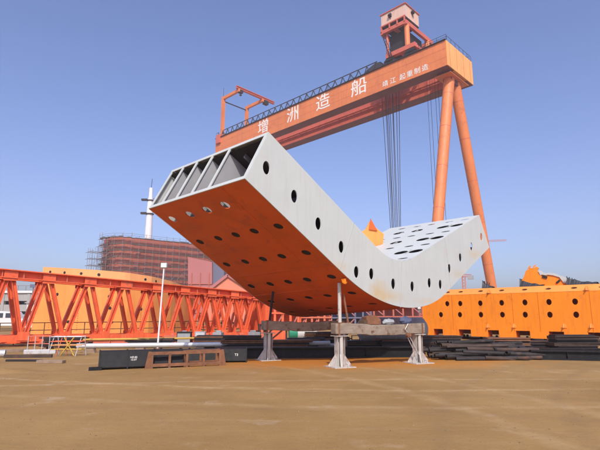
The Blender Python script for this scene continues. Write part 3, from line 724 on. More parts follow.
for k, px in enumerate((446, 480, 512, 545, 575, 603)):
    y = yloc(px, 342)
    for d in (.5, 3.0):
        s_ = thing('steel_trestle', ['dark steel trestle under the orange box, deep in shade', 'dark steel trestle at the front foot of the orange box'][d < 1], 'trestle', b0+D1*y+D2*d, YAW, 'trestles under the orange box' if d < 1 else 'rear trestles under the orange box')
        mb = MB(); mb.bar((0, -.12, 0), (0, -.12, ZF-.01), .12, .12); mb.bar((0, .12, 0), (0, .12, ZF-.01), .12, .12); mb.build('leg', M['dark'], s_)
        mb = MB(); mb.box((0, 0, .02), (.4, .5, .04)); mb.build('foot_plate', M['rust'], s_)
# things lying on top of the box
ztop = ZT+.40
def oy(px): return yloc(px, 285)
tb = thing('orange_cutoff', 'jagged orange plate bracket with white torn edge lying on the orange box', 'scrap bracket', b0+D1*oy(536)+D2*.9+Vector((0, 0, ztop-.01)), YAW-1.57+.12); tb.scale = (1.25, 1.25, 1.25)
mb = MB(); mb.prism([(-.95, 0, 0), (1.15, 0, 0), (1.02, 0, .22), (.85, 0, .40), (.45, 0, .55), (.10, 0, .60), (.0, 0, .52), (-.10, 0, .80), (-.02, 0, .90), (-.12, 0, .98), (-.28, 0, .90), (-.42, 0, .94), (-.5, 0, .86), (-.62, 0, .80), (-.72, 0, .55), (-.9, 0, .22)], (0, .10, 0)); mb.build('plate', M['orange'], tb, bevel=.008)
mb = MB()
mb.prism([(-.06, -.05, .74), (.04, -.05, .58), (.30, -.05, .52), (.34, -.05, .62), (.16, -.05, .66), (.02, -.05, .80)], (0, .045, 0))
mb.prism([(.28, -.055, .56), (.62, -.055, .50), (.84, -.055, .40), (.90, -.055, .47), (.60, -.055, .62), (.36, -.055, .64)], (0, .045, 0))
mb.prism([(.82, -.06, .42), (1.0, -.06, .12), (1.20, -.06, .10), (1.16, -.06, .34), (.95, -.06, .46)], (0, .05, 0))
mb.build('torn_edge', M['white'], tb)
mb = MB(); mb.prism([(-.55, -.03, .86), (-.42, -.03, .94), (-.38, -.03, 1.04), (-.46, -.03, 1.02)], (0, .06, 0)); mb.prism([(-.30, -.03, .90), (-.18, -.03, .98), (-.14, -.03, 1.08), (-.26, -.03, 1.02)], (0, .06, 0)); mb.build('bent_tab', M['orange_light'], tb)
mb = MB(); mb.box((.2, -.03, .45), (.22, .05, .10), rot=Matrix.Rotation(.3, 3, 'Y')); mb.box((.75, -.03, .2), (.2, .05, .08), rot=Matrix.Rotation(-.7, 3, 'Y')); mb.build('hinge', M['dark'], tb)
mb = MB(); mb.prism([(-.8, .1, 0), (.9, .1, 0), (.5, .1, .4), (-.5, .1, .5)], (0, .5, 0)); mb.build('backing_block', M['orange_skin'], tb)
def tarp(label, px, ln, seed):
    rnd = random.Random(seed); o = thing('tarpaulin', label, 'tarpaulin', b0+D1*oy(px)+D2*.85+Vector((0, 0, ztop-.01)), YAW-1.57, 'black tarpaulins on the orange box'); o.scale = (1.25, 1.25, 1.25)
    mb = MB(); n = 12; vs = []
    for i in range(n+1):
        k = i/n; h = .34*math.exp(-k*2.2)+.05+rnd.uniform(-.03, .03)
        vs += [(ln*k, -.25, 0), (ln*k, -.12, h), (ln*k, .15, h*.9+rnd.uniform(-.02, .04)), (ln*k, .35, 0)]
    fs = [(i*4+j, i*4+j+1, i*4+5+j, i*4+4+j) for i in range(n) for j in range(3)]+[(0, 3, 2, 1)]
    mb.add(vs, fs); mb.build('sheet', M['tarp'], o)
    mb = MB()
    for k in range(4): mb.tube((.05+k*.06, -.1+k*.07, .1), (-.02+k*.09, -.05+k*.07, .42-.04*k), .018)
    mb.build('bundle_stick', M['dark'], o)
tarp('black tarpaulin bundle left of the jagged orange bracket', 516, 1.1, 2); tarp('black tarpaulin bundle right of the jagged orange bracket', 564, 1.2, 4)
tarp('small dark bundle at the left end of the box beside the crane leg', 478, .5, 6)

# ------------------------------------------------------------------ heap of pipes, right
pc = on_ground(481, 358)
hd = Vector((.985, .17, 0)).normalized(); hn = Vector((-hd.y, hd.x, 0))
rnd = random.Random(4)
proto = {}
def pipe_thing(label, loc, rz, ry, ln, r, brown, group):
    key = (round(ln, 1), r, brown)
    if key not in proto:
        mb = MB(); mb.pipe((-ln/2, 0, 0), (ln/2, 0, 0), r, r*.22); o = mb.build('steel_pipe', M['pipe_b' if brown else 'pipe'], None, smooth=True); proto[key] = o
    else:
        o = proto[key].copy(); COL.objects.link(o)
    o.location = loc; o.rotation_euler = (0, ry, rz); return tag(o, label, 'pipe', group)
layers = [(13, .075), (12, .20), (10, .325), (8, .45), (5, .565)]
GP = 'pipes in the heap by the orange box'
for li, (n, z) in enumerate(layers):
    for k in range(n):
        off = (k-(n-1)/2)*.155+(.05*li)
        ln = rnd.choice([1.8, 2.3, 2.8, 3.2]); sh = rnd.uniform(-.75, .75)-(.15 if li > 1 else 0)
        if li == 4: ln = 1.8; sh = -.5+rnd.uniform(-.4, .3)
        r = rnd.choice([.055, .065, .078]); brown = rnd.random() < .35
        rz = math.atan2(hd.y, hd.x)+rnd.uniform(-.16, .16)
        lab = ('brown' if brown else 'black')+' steel pipe '+['at ground level', 'in the second layer', 'in the middle layer', 'in the upper layer', 'lying on top'][li]+' of the heap beside the orange box'
        pipe_thing(lab, pc+hd*sh+hn*off+Vector((0, 0, z+rnd.uniform(-.01, .03))), rz, rnd.uniform(-.05, .05), ln, r, brown, GP)
for k in range(10):
    p = on_ground(500+k*4.3, 360.5-k*.12)
    pipe_thing('short black pipe scattered at the right end of the pipe heap', p+Vector((0, .3*(k % 3), .07+.13*(k % 3))), rnd.uniform(-.7, .8), rnd.uniform(-.05, .1), 1.1, .07, k % 3 == 0, 'short pipes at the heap end')
# long black beams far right
def black_beam(label, p, q, w, h, group, name='steel_beam', m='black', lift=0.0):
    rz = math.atan2((q-p).y, (q-p).x); t = thing(name, label, 'steel beam', p, rz, group); ln = (q-p).length
    mb = MB(); mb.ibeam((0, 0, h/2+lift), (ln, 0, h/2+lift), w, h, .05); mb.build('beam_body', M[m], t)
    mb = MB()
    for k in range(1, int(ln/1.2)): mb.box((k*1.2, 0, h/2+lift), (.02, w*.9, h-.12))
    mb.build('stiffener', M[m], t)
    return t
black_beam('long black steel beam lying below the orange box at the right', on_ground(531, 359.5), on_ground(640, 361.5), .25, .34, 'black beams by the orange box')
black_beam('second long black beam behind, close under the orange box', on_ground(520, 355), on_ground(640, 356), .22, .28, 'black beams by the orange box')

# ------------------------------------------------------------------ black box troughs and rusty rack, left
def trough(label, p, q, w, h, txt, group):
    rz = math.atan2((q-p).y, (q-p).x); ln = (q-p).length
    t = thing('steel_trough', label, 'steel trough', p, rz, group)
    mb = MB()
    pts = [(0, -w*.5, .02), (0, -w*.62, h*.12), (0, -w*.36, h), (0, w*.36, h), (0, w*.62, h*.12), (0, w*.5, .02)]
    mb.prism(pts, (ln, 0, 0)); b = mb.build('trough_body', M['black'], t, bevel=.012)
    for x in (.02, ln*.33, ln*.66, ln-.02): mb = MB(); mb.prism([(x-.02, -w*.66, .0), (x-.02, w*.66, 0), (x-.02, w*.40, h+.02), (x-.02, -w*.40, h+.02)], (.04, 0, 0)); mb.build('rib', M['black'], t)
    mb = MB(); mb.bar((-.25, -w*.62, .05), (.1, -w*.62, .05), .08, .1); mb.build('end_hook', M['black'], t)
    if txt:
        nrm = Vector((0, -h*.88, w*.26)).normalized(); upv = Vector((0, w*.26, h*.88)).normalized(); c = Vector((ln*txt[1], -w*.49, h*.56))
        text_mesh('lettering', txt[0], txt[2], lambda x, y, z: c+Vector((x, 0, 0))+upv*y+nrm*(.012+z), M['paintw'], b, thick=.002)
    return t
q0, q1, q2 = on_ground(98, 369), on_ground(160, 366.5), on_ground(246, 362.3)
trough('black coated steel trough with its open hooked end at the left', q0, q1+Vector((.6, .25, 0)), .62, .52, ('HZ-02\n13.5T', .40, .075), 'black troughs on the left')
trough('longer black steel trough behind the rusty rack', on_ground(156, 363.5)+Vector((0, .35, 0)), q2+Vector((0, .25, 0)), .5, .44, ('T3', .88, .11), 'black troughs on the left')
ra, rb_ = on_ground(150, 368.7), on_ground(221, 365.5)
rk = thing('rusty_rack', 'low rusty open steel rack standing in front of the black troughs', 'rack', ra, math.atan2((rb_-ra).y, (rb_-ra).x)); rl = (rb_-ra).length
for y in (0, .45):
    mb = MB()
    for z in (.09, .44): mb.bar((0, y, z), (rl, y, z), .07, .09)
    mb.build('rail', M['rust'], rk)
    for k in range(5):
        x = .04+(rl-.08)*k/4
        mb = MB(); mb.bar((x, y, .0), (x, y, .47), .07, .06, (0, 1, 0)); mb.build('post', M['rust'], rk)
    for x, s_ in ((-.02, -1), (rl+.02, 1)):
        mb = MB(); mb.prism([(x-.03*s_, y-.02, 0), (x+.14*s_, y-.02, 0), (x+.05*s_, y-.02, .5), (x-.03*s_, y-.02, .5)], (0, .03, 0)); mb.build('end_plate', M['rust'], rk)
mb = MB()
for k in range(5): mb.bar((.04+(rl-.08)*k/4, 0, .44), (.04+(rl-.08)*k/4, .45, .44), .05, .05)
mb.build('cross_bar', M['rust'], rk)
# long dark beams passing behind the stands and pale / yellow rails behind
black_beam('long black beam running behind the stands under the segment', on_ground(238, 358.5), on_ground(425, 358.5)+Vector((0, .6, 0)), .3, .40, 'long steel lying behind the yard front')
black_beam('rust dark beam one row further back behind the stands', on_ground(215, 354.5), on_ground(425, 354.0), .3, .30, 'long steel lying behind the yard front', m='pipe_b')
def long_pipe(name, label, cat, p, q, r, m, group):
    mb = MB(); ln = (q-p).length; mb.pipe((0, 0, 0), (ln, 0, 0), r, r*.15, 16); o = mb.build(name, m, None, smooth=True)
    o.location = p; o.rotation_euler = (0, 0, math.atan2((q-p).y, (q-p).x)); return tag(o, label, cat, group)
long_pipe('long_pipe', 'long pale grey pipe lying just behind the black trough', 'pipe', on_ground(76, 353)+Vector((0, 0, .29)), on_ground(330, 349.5)+Vector((0, 0, .29)), .10, M['steelw'], 'long pale and yellow pipes')
long_pipe('long_pipe', 'thinner grey pipe lying on the ground along the truss', 'pipe', on_ground(60, 348.5)+Vector((0, 0, .10)), on_ground(420, 347)+Vector((0, 0, .10)), .09, M['steelw'], 'long pale and yellow pipes')
long_pipe('long_pipe', 'long yellow pipe lying along the foot of the red truss', 'pipe', on_ground(82, 349)+Vector((0, 0, .43)), on_ground(250, 346)+Vector((0, 0, .43)), .05, M['yellow'], 'long pale and yellow pipes')
for k, px in enumerate((90, 140, 200, 262, 322)):
    p = on_ground(px, 353-(px-76)*.0138)
    mb = MB(); mb.prism([(-.25, 0, 0), (.25, 0, 0), (.17, 0, .18), (-.17, 0, .18)], (0, .25, 0)); o = mb.build('pipe_cradle', M['wood'], None); o.location = p-Vector((0, .12, 0))
    tag(o, 'low wooden cradle block carrying the long pale pipe', 'cradle', 'cradles under the long pipes')

# ------------------------------------------------------------------ red truss on the left
T0, T1 = at(-45, 22.6, 314.5), at(270, 34.4, 314.5)
T0.z = T1.z = 0
tdir = (T1-T0).normalized(); TLEN = (T1-T0).length
def tpos(px):
    c, s = math.cos(PITCH), math.sin(PITCH)
    d = Vector((px-300, F_PX*c+89.5*s, 0)); n = Vector((-tdir.y, tdir.x, 0)); t = T0.dot(n)/d.dot(n); P = d*t; return (P-T0).dot(tdir), P.y
def zat(py, Y):
    return at(300, Y, py).z
trs = thing('red_truss', 'long tapering red steel truss lying on the ground at the left', 'truss', T0, math.atan2(tdir.y, tdir.x))
tops = [-33, 6, 45, 87, 123, 155, 183, 210, 233, 255]; bots = [-14, 25, 66, 105, 139, 169, 197, 222, 244, 264]
def zt_(x): # linear heights
    k = x/TLEN; return zt0+(zt1-zt0)*k
def zb_(x): k = x/TLEN; return zb0+(zb1-zb0)*k
xa, Ya = tpos(0); xb, Yb = tpos(255)
za, zb = zat(275, Ya), zat(296.5, Yb); sl = (zb-za)/(xb-xa); zt0 = za-sl*xa; zt1 = zt0+sl*TLEN
za, zb = zat(339, Ya), zat(338, Yb)+.25; sl = (zb-za)/(xb-xa); zb0 = za-sl*xa; zb1 = zb0+sl*TLEN
DPT = 1.5
for y in (0, DPT):
    mb = MB(); mb.ibeam((0, y, zt0+.06), (TLEN, y, zt1+.06), .36, .36, .03); o = mb.build('top_chord', M['truss'], trs)
    if y == 0:
        mb = MB(); mb.bar((0, -.06, zt0+.27), (TLEN, -.06, zt1+.25), .55, .05); mb.bar((0, -.06, zt0-.12), (TLEN, -.06, zt1-.12), .42, .04); mb.build('flange', M['truss'], o)
        for px in range(-25, 260, 22): x, _ = tpos(px); mb = MB(); mb.box((x, -.18, zt_(x)+.06), (.05, .05, .32)); mb.build('splice', M['truss_pale'], o)
    mb = MB(); mb.bar((0, y, zb0), (TLEN, y, zb1), .32, .30); mb.build('bottom_chord', M['truss'], trs)
    for i in range(len(tops)):
        x1, _ = tpos(tops[i]); x2, _ = tpos(bots[i])
        mb = MB(); mb.ibeam((x1+.10, y, zt_(x1)), (x2-.06, y, zb_(x2)), .22, .195, .03); mb.build('diagonal', M['truss'], trs)
        if i+1 < len(tops):
            x3, _ = tpos(tops[i+1])
            mb = MB(); mb.ibeam((x2+.06, y, zb_(x2)), (x3-.10, y, zt_(x3)), .22, .195, .03); mb.build('diagonal', M['truss'], trs)
        gp = MB(); gp.box((x1, y-.2 if y == 0 else y+.2, zt_(x1)-.02), (.62, .03, .5)); gp.build('gusset', M['truss'], trs)
        gp = MB(); gp.box((x2, y-.18 if y == 0 else y+.18, zb_(x2)+.12), (.55, .03, .42)); gp.build('gusset', M['truss'], trs)
for i in range(len(tops)):
    x1, _ = tpos(tops[i]); x2, _ = tpos(bots[i])
    mb = MB(); mb.bar((x1, .15, zt_(x1)), (x1, DPT-.15, zt_(x1)), .16, .16); mb.build('cross_tie', M['truss'], trs)
    mb = MB(); mb.bar((x2, .15, zb_(x2)), (x2, DPT-.15, zb_(x2)), .16, .16); mb.build('cross_tie', M['truss'], trs)
mb = MB(); x1, _ = tpos(266); mb.box((x1, DPT/2, (zt_(x1)+zb_(x1))/2+.2), (.35, DPT+.4, zt_(x1)-zb_(x1)-.1)); mb.build('end_block', M['truss'], trs)
t2_ = at(150, 45, 314.5)
dup(trs, 'second red steel truss further back, seen through the right half of the near truss', (t2_.x, 45, -.05), math.atan2(tdir.y, tdir.x)+.12)
# low red beam in front of the truss foot
x0r, x1r = on_ground(-40, 346), on_ground(52, 346)
black_beam('bright red girder at the left picture edge under the truss', x0r, x1r, .3, .42, None, 'red_girder', 'truss', .12)
black_beam('faded red girder lying on the ground below the middle of the truss', on_ground(58, 347), on_ground(252, 343), .3, .34, None, 'faded_girder', 'truss_pale', .05)
for k in range(9):
    p = on_ground(158+k*12, 343.6-k*.1)
    mb = MB(); mb.box((0, 0, .14+.08*(k % 3)), (.5+.2*(k % 2), .5, .28+.16*(k % 3))); mb.box((.1, 0, .33+.16*(k % 3)), (.2, .3, .1)); o = mb.build('machine_part', [M['dark'], M['truss_pale'], M['tank']][k % 3], None, bevel=.02); o.location = p; o.rotation_euler = (0, 0, .3*k)
    tag(o, ['small dark', 'small faded red', 'small grey'][k % 3]+' machine part lying under the right half of the truss', 'machine part', 'machine parts under the truss')
gc = on_ground(200, 345)
t = thing('grey_cabinet', 'low grey steel cabinet standing by the foot of the truss', 'cabinet', gc, .1)
mb = MB(); mb.box((0, 0, .36), (.55, .5, .68)); mb.build('body', M['tank'], t, bevel=.02); mb = MB(); mb.box((0, -.262, .36), (.46, .02, .58)); mb.build('door', M['steelw'], t)
t = thing('grey_cabinet', 'dark louvred cabinet left of the grey one', 'cabinet', on_ground(184, 345), .1)
mb = MB(); mb.box((0, 0, .36), (.75, .5, .68)); mb.build('body', M['dark'], t, bevel=.02); mb = MB(); mb.box((0, -.262, .36), (.66, .02, .5)); mb.build('door', M['tank'], t)
# railing running behind the truss
t = thing('site_railing', 'thin brown pipe railing running along behind the foot of the truss', 'railing', T0+Vector((0, 2.2, 0)), math.atan2(tdir.y, tdir.x))
mb = MB()
for z in (.75, 1.15): mb.tube((0, 0, z), (TLEN*.8, 0, z), .025, n=6)
mb.build('rail', M['bronze'], t)
for k in range(22):
    mb = MB(); mb.tube((TLEN*.8*k/21, 0, 0), (TLEN*.8*k/21, 0, 1.15), .025, n=6); mb.build('post', M['bronze'], t)

# pale orange curved segment behind the truss
rp = [(44, 38.0), (70, 37.2), (100, 37.2), (128, 38.2), (152, 40), (172, 43), (186, 46.5), (194, 50)]
topy = [267, 268.3, 270.2, 272.8, 276.5, 281.5, 286.5, 291]
pts = []
for (px, Y), ty in zip(rp, topy):
    P = at(px, Y, ty); pts.append(P)
base = Vector((pts[0].x, pts[0].y, 0))
rg = thing('curved_orange_segment', 'pale orange curved steel shell with small holes standing behind the red truss', 'steel segment', base, 0)
LP = Prof([(p.x, p.y) for p in pts])
def hz(s):
    for i in range(len(pts)-1):
        if s <= LP.d[i+1]+1e-6: k = (s-LP.d[i])/(LP.d[i+1]-LP.d[i]); return pts[i].z+(pts[i+1].z-pts[i].z)*k
    return pts[-1].z
def f_rg(s, v, t):
    s = min(max(s, 0), LP.len); p, e = LP.at(s); n = Vector((-e.y, e.x)); H = hz(s); q = p+n*(t+v*0.05)
    lean = Vector((-.55, 0)) if s < .05 else Vector((0, 0))
    q = q+lean*(1-v)
    return Vector((q.x, q.y, H*v))-Vector((base.x, base.y, 0))
rws = []
def f_sw(s, v, t): return f_rg(v, s, t)
n_ = 8
rws = [(.94, [.9+1.45*k for k in range(8) if .9+1.45*k < LP.len-.6], .018, .12), (.60, [1.7+2.9*k for k in range(5) if 1.7+2.9*k < LP.len-.6], .024, .13), (.44, [1.5+2.9*k for k in range(5) if 1.5+2.9*k < LP.len-.6], .02, .11)]
def ring_skin():
    mb = MB(); cells = 60
    return mb
# subdivide along the length so the wall curves: strips between hole rows are built with many short panels
def f_ring(s, v, t): return f_rg(v, s, t)
mbr = MB(); rim = MB(); NS = 48
for i in range(NS):
    a, b = LP.len*i/NS, LP.len*(i+1)/NS
    zz = [0, .855, .86, 1.0]
    for k in (0, 2):
        off = 0 if k == 0 else -.10
        (mbr if k == 0 else rim).add([f_rg(a, zz[k], off), f_rg(b, zz[k], off), f_rg(b, zz[k+1], off), f_rg(a, zz[k+1], off)], [(0, 1, 2, 3)])
    rim.add([f_rg(a, .86, 0), f_rg(b, .86, 0), f_rg(b, .86, -.10), f_rg(a, .86, -.10)], [(0, 1, 2, 3)])
    mbr.add([f_rg(a, 1, -.10), f_rg(b, 1, -.10), f_rg(b, 1, 1.6), f_rg(a, 1, 1.6)], [(0, 1, 2, 3)])
    mbr.add([f_rg(a, 0, 1.6), f_rg(b, 0, 1.6), f_rg(b, 1, 1.6), f_rg(a, 1, 1.6)], [(0, 3, 2, 1)])
for s in (0, LP.len): mbr.add([f_rg(s, 0, 0), f_rg(s, 0, 1.6), f_rg(s, 1, 1.6), f_rg(s, 1, -.10)], [(0, 1, 2, 3)])
M['tan'] = mat('tan_orange_paint', (.80, .29, .062), .6, var=.08, scale=.8, streak=(.62, .20, .05), streak_amt=.45, spots=(.5, .16, .05), spot_amt=.25, spot_scale=1.5, bump=.2, bump_scale=1.2)
sh = mbr.build('shell_plate', M['tan'], rg); rim.build('rim_band', M['orange_pale'], rg)
for v, ss, r in ((.93, [.75, 2.2, 3.6, 5.0, 8.8, 10.0], .11), (.60, [1.6, 5.9], .13), (.42, [1.5, 6.0, 8.6], .13), (.2, [1.3, 2.9, 6.2], .12)):
    for s in ss:
        if s > LP.len-.4: continue
        c = f_rg(s, v, -.10 if v > .86 else 0); p, e = LP.at(s); n = Vector((-e.y, e.x, 0))
        mb = MB(); mb.tube(c-n*.012, c+n*.05, r, n=16); mb.build('dark_hole_disc', M['dark'], sh)  # dark discs stand in for the shade inside the holes
mb = MB()
for s in (1.1, 3.6, 6.1, 8.6):
    for k in range(22):
        c = f_rg(s, .08+k*.035, -.01); mb.box(c, (.05, .05, .05))
mb.build('bolt_row', M['orange_skin'], sh)

# ------------------------------------------------------------------ background left: hull block with scaffolding
def hull_block():
    Y0 = 128.0; P = at(116, Y0, 236); H = at(130, Y0, 233).z
    t = thing('ship_hull_block', 'brick red ship hull block under construction wrapped in scaffold stagings', 'ship hull', (P.x, P.y, 0), YAW-.06)
    L1, Dp = 44.0, 9.0
    outl = []
    for a in range(0, 10): th = math.pi+ (math.pi/2)*a/9; outl.append((5+5*math.cos(th), 5+5*math.sin(th)))
    outl += [(L1, 0), (L1, Dp), (0, Dp)]
    mb = MB(); mb.prism([(x, y, 0) for x, y in outl], (0, 0, H-.8)); mb.build('hull', M['hull'], t)
    lv = 12; dz = (H-1.5)/lv
    def off(d): 
        o = []
        for a in range(0, 10): th = math.pi+(math.pi/2)*a/9; o.append((5+(5+d)*math.cos(th), 5+(5+d)*math.sin(th)))
        return [(-d, 8)]+o+[(L1*.45, -d), (L1+.2, -d)]
    o1, o2 = off(.9), off(1.5)
    for k in range(1, lv+1):
        z = dz*k+.4; mb = MB()
        q1, q2 = [], []
        for o_, q_ in ((o1, q1), (o2, q2)):
            q_ += o_[:-2]; (xa, ya), (xb, yb) = o_[-3], o_[-1]
            q_ += [(xa+(xb-xa)*i/14, yb) for i in range(1, 15)]
        for (a, b, c, d) in zip(q1, q1[1:], q2[1:], q2):
            z2 = z+random.uniform(-.10, .10)
            mb.prism([(a[0], a[1], z2), (b[0], b[1], z2), (c[0], c[1], z2), (d[0], d[1], z2)], (0, 0, random.uniform(.14, .42)))
        pl = mb.build('staging_plank', M['plank'], t)
        mb = MB(); q = off(1.65)
        for hgt in (.6, 1.15): mb.poly([(x, y, z+hgt) for x, y in q], .035, 4)
        mb.build('guard_rail', M['scaf'], pl)
    mb = MB()
    q = [(-1.6, 8-2*k) for k in range(2)]+[(off(1.65)[i]) for i in range(1, 11, 2)]+[(6+2.1*k, -1.65) for k in range(19)]
    for x, y in q:
        mb.tube((x, y, 0), (x, y, H+random.uniform(-.5, 1.0)), .055, n=5)
    mb.build('standard_tube', M['scaf'], t)
    mb = MB()
    for k in range(26):
        x = random.uniform(3, 40); z = random.uniform(5, H-3); mb.box((x, -.12-.004*k, z), (random.uniform(.8, 4), .2, random.uniform(.6, 2.2)))
    mb.build('hull_patch', M['hull2'], t)
    mb = MB()
    for k in range(10):
        x = 9+k*3.1; z0 = H*.30+ (k % 4)*1.5; mb.bar((x, -1.75, z0), (x+3, -1.75, z0+3.4), .08, .08); mb.bar((x+3, -1.75, z0), (x, -1.75, z0+3.4), .08, .08)
    mb.build('brace', M['scaf'], t)
    return t, P, H
hb, HP, HH = hull_block()
def scaffold():
    t = thing('tube_scaffold', 'see through grey tube scaffold standing left of the red hull block', 'scaffold', at(86, 126, 320)*1, YAW-.06); t.location.z = 0
    nx, ny, nz = 7, 3, 13; dx, dy, dz = 1.3, 1.6, 1.85
    p = MB()
    for i in range(nx):
        for j in range(ny):
            h = dz*(nz-2.6+min(2.6, i*.42))+random.uniform(-.8, .8)
            p.tube((i*dx, j*dy, 0), (i*dx+.1, j*dy, h), .05, n=4)
    p.build('standard_tube', M['scaf'], t)
    for k in range(1, nz):
        mb = MB(); z = k*dz; i0 = min(nx-1, max(0, math.ceil((k-(nz-2.6))/.42)))
        for j in range(ny): mb.tube((-.4+i0*dx, j*dy, z), (nx*dx, j*dy, z), .042, n=4)
        for i in range(i0, nx): mb.tube((i*dx, -.3, z), (i*dx, ny*dy, z), .042, n=4)
        if k % 3 == 0: mb.box((nx*dx*.6, dy*1.5, z+.08), (nx*dx*.7, .5, .07))
        mb.build('ledger_lift', M['scaf'], t)
    mb = MB()
    for k in range(nz-1):
        mb.tube(((k % 4)*2.4, 0, k*dz), ((k % 4)*2.4+2.4, 0, (k+1)*dz), .04, n=4)
    mb.build('brace', M['scaf'], t)
scaffold()
# white mast
mp0 = at(148.5, 165, 232)
t = thing('white_mast', 'white cylindrical ship mast with dark platforms rising behind the hull block', 'mast', (mp0.x, mp0.y, 0))
zt = at(148, 165, 188).z
mb = MB(); mb.lathe((0, 0, 0), [(1.3, 0), (1.25, mp0.z), (1.15, mp0.z+4), (1.0, zt-5), (.7, zt-3), (.65, zt)], 20); mb.build('column', M['mastw'], t, smooth=True)
for z, r in ((mp0.z+6.4, 1.5), (mp0.z+11.4, 1.3)):
    mb = MB(); mb.tube((0, 0, z), (0, 0, z+.35), r, n=16); mb.box((-2.2, 0, z+.5), (2.0, 1.0, .7)); p = mb.build('platform', M['dark'], t)
    mb = MB(); mb.bar((-2.6, 0, z+.2), (2.2, 0, z+1.0), .12, .12); mb.build('spar', M['dark'], p)
mb = MB(); mb.tube((0, 0, zt), (.2, 0, zt+3.5), .1, n=5); mb.build('antenna', M['dark'], t)

def block(name, label, cat, pts_px, Y, depth, m, rz=None, z0=0):
    """extruded steel section: outline as photo columns/rows at distance Y"""
    P = [at(x, Y, y) for x, y in pts_px]; c = Vector((sum(p.x for p in P)/len(P), Y, 0))
    t = thing(name, label, cat, c, 0)
    mb = MB(); mb.prism([(p.x-c.x, 0, max(z0, p.z)) for p in P], (0, depth, 0)); b = mb.build('shell', m, t)
    return t, c, P
t, c, P = block('hull_section', 'flat plum red hull section standing right of the scaffolded hull block', 'hull section', [(188, 322), (188, 257), (212, 262), (212, 322)], 108, 10, M['hull2'])
mb = MB()
for z in (2, 5.2, 8.5): mb.box((0, -.15, z), (5.4, .15, .18))
for k in range(3): mb.box((-2+k*2, -.2, 6), (.18, .18, 10))
mb.build('stiffener', M['hull'], t)
t, c, P = block('plum_shaded_side', 'slate blue piece standing for the shaded side of the plum hull section', 'hull section', [(212.4, 322), (212.4, 260), (224, 271), (224, 322)], 109, 9, M['slate'])  # slate colour paints the plum block's shaded side as a separate piece
mb = MB(); mb.box((0, -.1, 8), (2.0, .14, .2)); mb.box((.3, -.1, 5), (2.0, .14, .2)); mb.build('stiffener', M['dark'], t)
t, c, P = block('gabled_section', 'salmon red gable shaped steel section behind the truss', 'hull section', [(206, 322), (206, 292), (228, 275), (262, 297), (262, 322)], 84, 12, M['salmon'])
mb = MB(); a, b, d = P[1]-c, P[2]-c, P[3]-c
mb.bar((a.x, -.2, a.z), (b.x, -.2, b.z), .4, .5); mb.bar((b.x, -.2, b.z), (d.x, -.2, d.z), .4, .5); mb.build('edge_flange', M['hull2'], t)
mb = MB()
for k in range(4): mb.box((-3.5+k*2.4, -.12, 2.2), (.2, .2, 3.8))
mb.build('stiffener', M['truss_pale'], t)

# floodlight post (leaning a little)
lb = on_ground(157.5, 349); lb = Vector((lb.x, lb.y, 0)); lt = at(164, lb.y, 268)
t = thing('floodlight_post', 'thin white leaning post with a white floodlight in front of the truss', 'floodlight', lb)
d = lt-lb
mb = MB(); mb.tube((0, 0, 0), d, .045, .035, 10); mb.build('post', M['mastw'], t, smooth=True)
mb = MB(); mb.box(d+Vector((0, 0, .12)), (.30, .16, .24)); hd_ = mb.build('lamp_head', M['galv'], t, bevel=.02)
mb = MB(); mb.box(d+Vector((0, -.09, .12)), (.25, .015, .19)); mb.build('lamp_glass', M['lamp'], hd_)
mb = MB(); mb.tube((0, 0, 0), (0, 0, .04), .16, n=12); mb.build('base_plate', M['rust'], t)

# grey concrete building far left, sign, white shed
P = at(-40, 85, 320); 
t = thing('concrete_building', 'grey concrete framed building with dark openings at the far left', 'building', (P.x, 85, 0))
W2 = at(56, 85, 300).x-P.x; H2 = at(0, 85, 293).z
for k, (a, b) in enumerate(((0, .30), (.40, .62), (.74, 1.0))):
    mb = MB(); mb.box((W2/2, 5, H2*(a+b)/2), (W2, 10, H2*(b-a))); mb.build('wall_band', M['concrete'], t)
mb = MB(); mb.box((W2/2, 5.5, H2*.45), (W2-.6, 9, H2*.88)); mb.build('glazing', M['glass'], t)
for k in range(8):
    mb = MB(); mb.box((.3+(W2-.6)*k/7, .2, H2/2-.02), (.5, .6, H2-.1)); mb.build('column', M['concrete'], t)
mb = MB(); mb.box((W2/2, 5, H2+.2), (W2+.6, 10.6, .4)); rf = mb.build('roof', M['pale'], t)
mb = MB()
for k in range(13): mb.bar((W2*k/12, -.1, H2+.4), (W2*k/12, -.1, H2+1.3), .07, .07)
mb.bar((0, -.1, H2+1.3), (W2, -.1, H2+1.3), .08, .08); mb.build('railing', M['scaf'], rf)
sg = at(33.5, 70, 286); t = thing('dark_signboard', 'small dark signboard on a thin pole at the far left', 'signboard', (sg.x, 70, 0))
mb = MB(); mb.tube((0, 0, 0), (0, 0, sg.z), .09, n=8); mb.build('pole', M['scaf'], t)
mb = MB(); mb.box((0, -.12, sg.z), (.85*1.0, .12, .5)); mb.build('board', M['slate'], t)
ws = at(42, 60, 320); t = thing('white_shed', 'low white shed seen through the left bays of the truss', 'shed', (ws.x, 60, 0))
mb = MB(); mb.box((0, 2, 1.5), (4.2, 4, 3.0)); mb.build('wall', M['pale'], t)
mb = MB(); mb.prism([(-2.3, -.2, 3.0), (2.3, -.2, 3.0), (2.3, -.2, 3.12), (0, -.2, 3.5), (-2.3, -.2, 3.12)], (0, 4.4, 0)); mb.build('roof', M['concrete'], t)
for x in (-1.2, .6):
    mb = MB(); mb.box((x, -.02, 1.6), (.8, .04, .9)); mb.build('window', M['glass'], t)
t = thing('parked_van', 'white parked van behind the truss at the left picture edge', 'van', (at(3, 52, 320).x, 52, 0), .2)
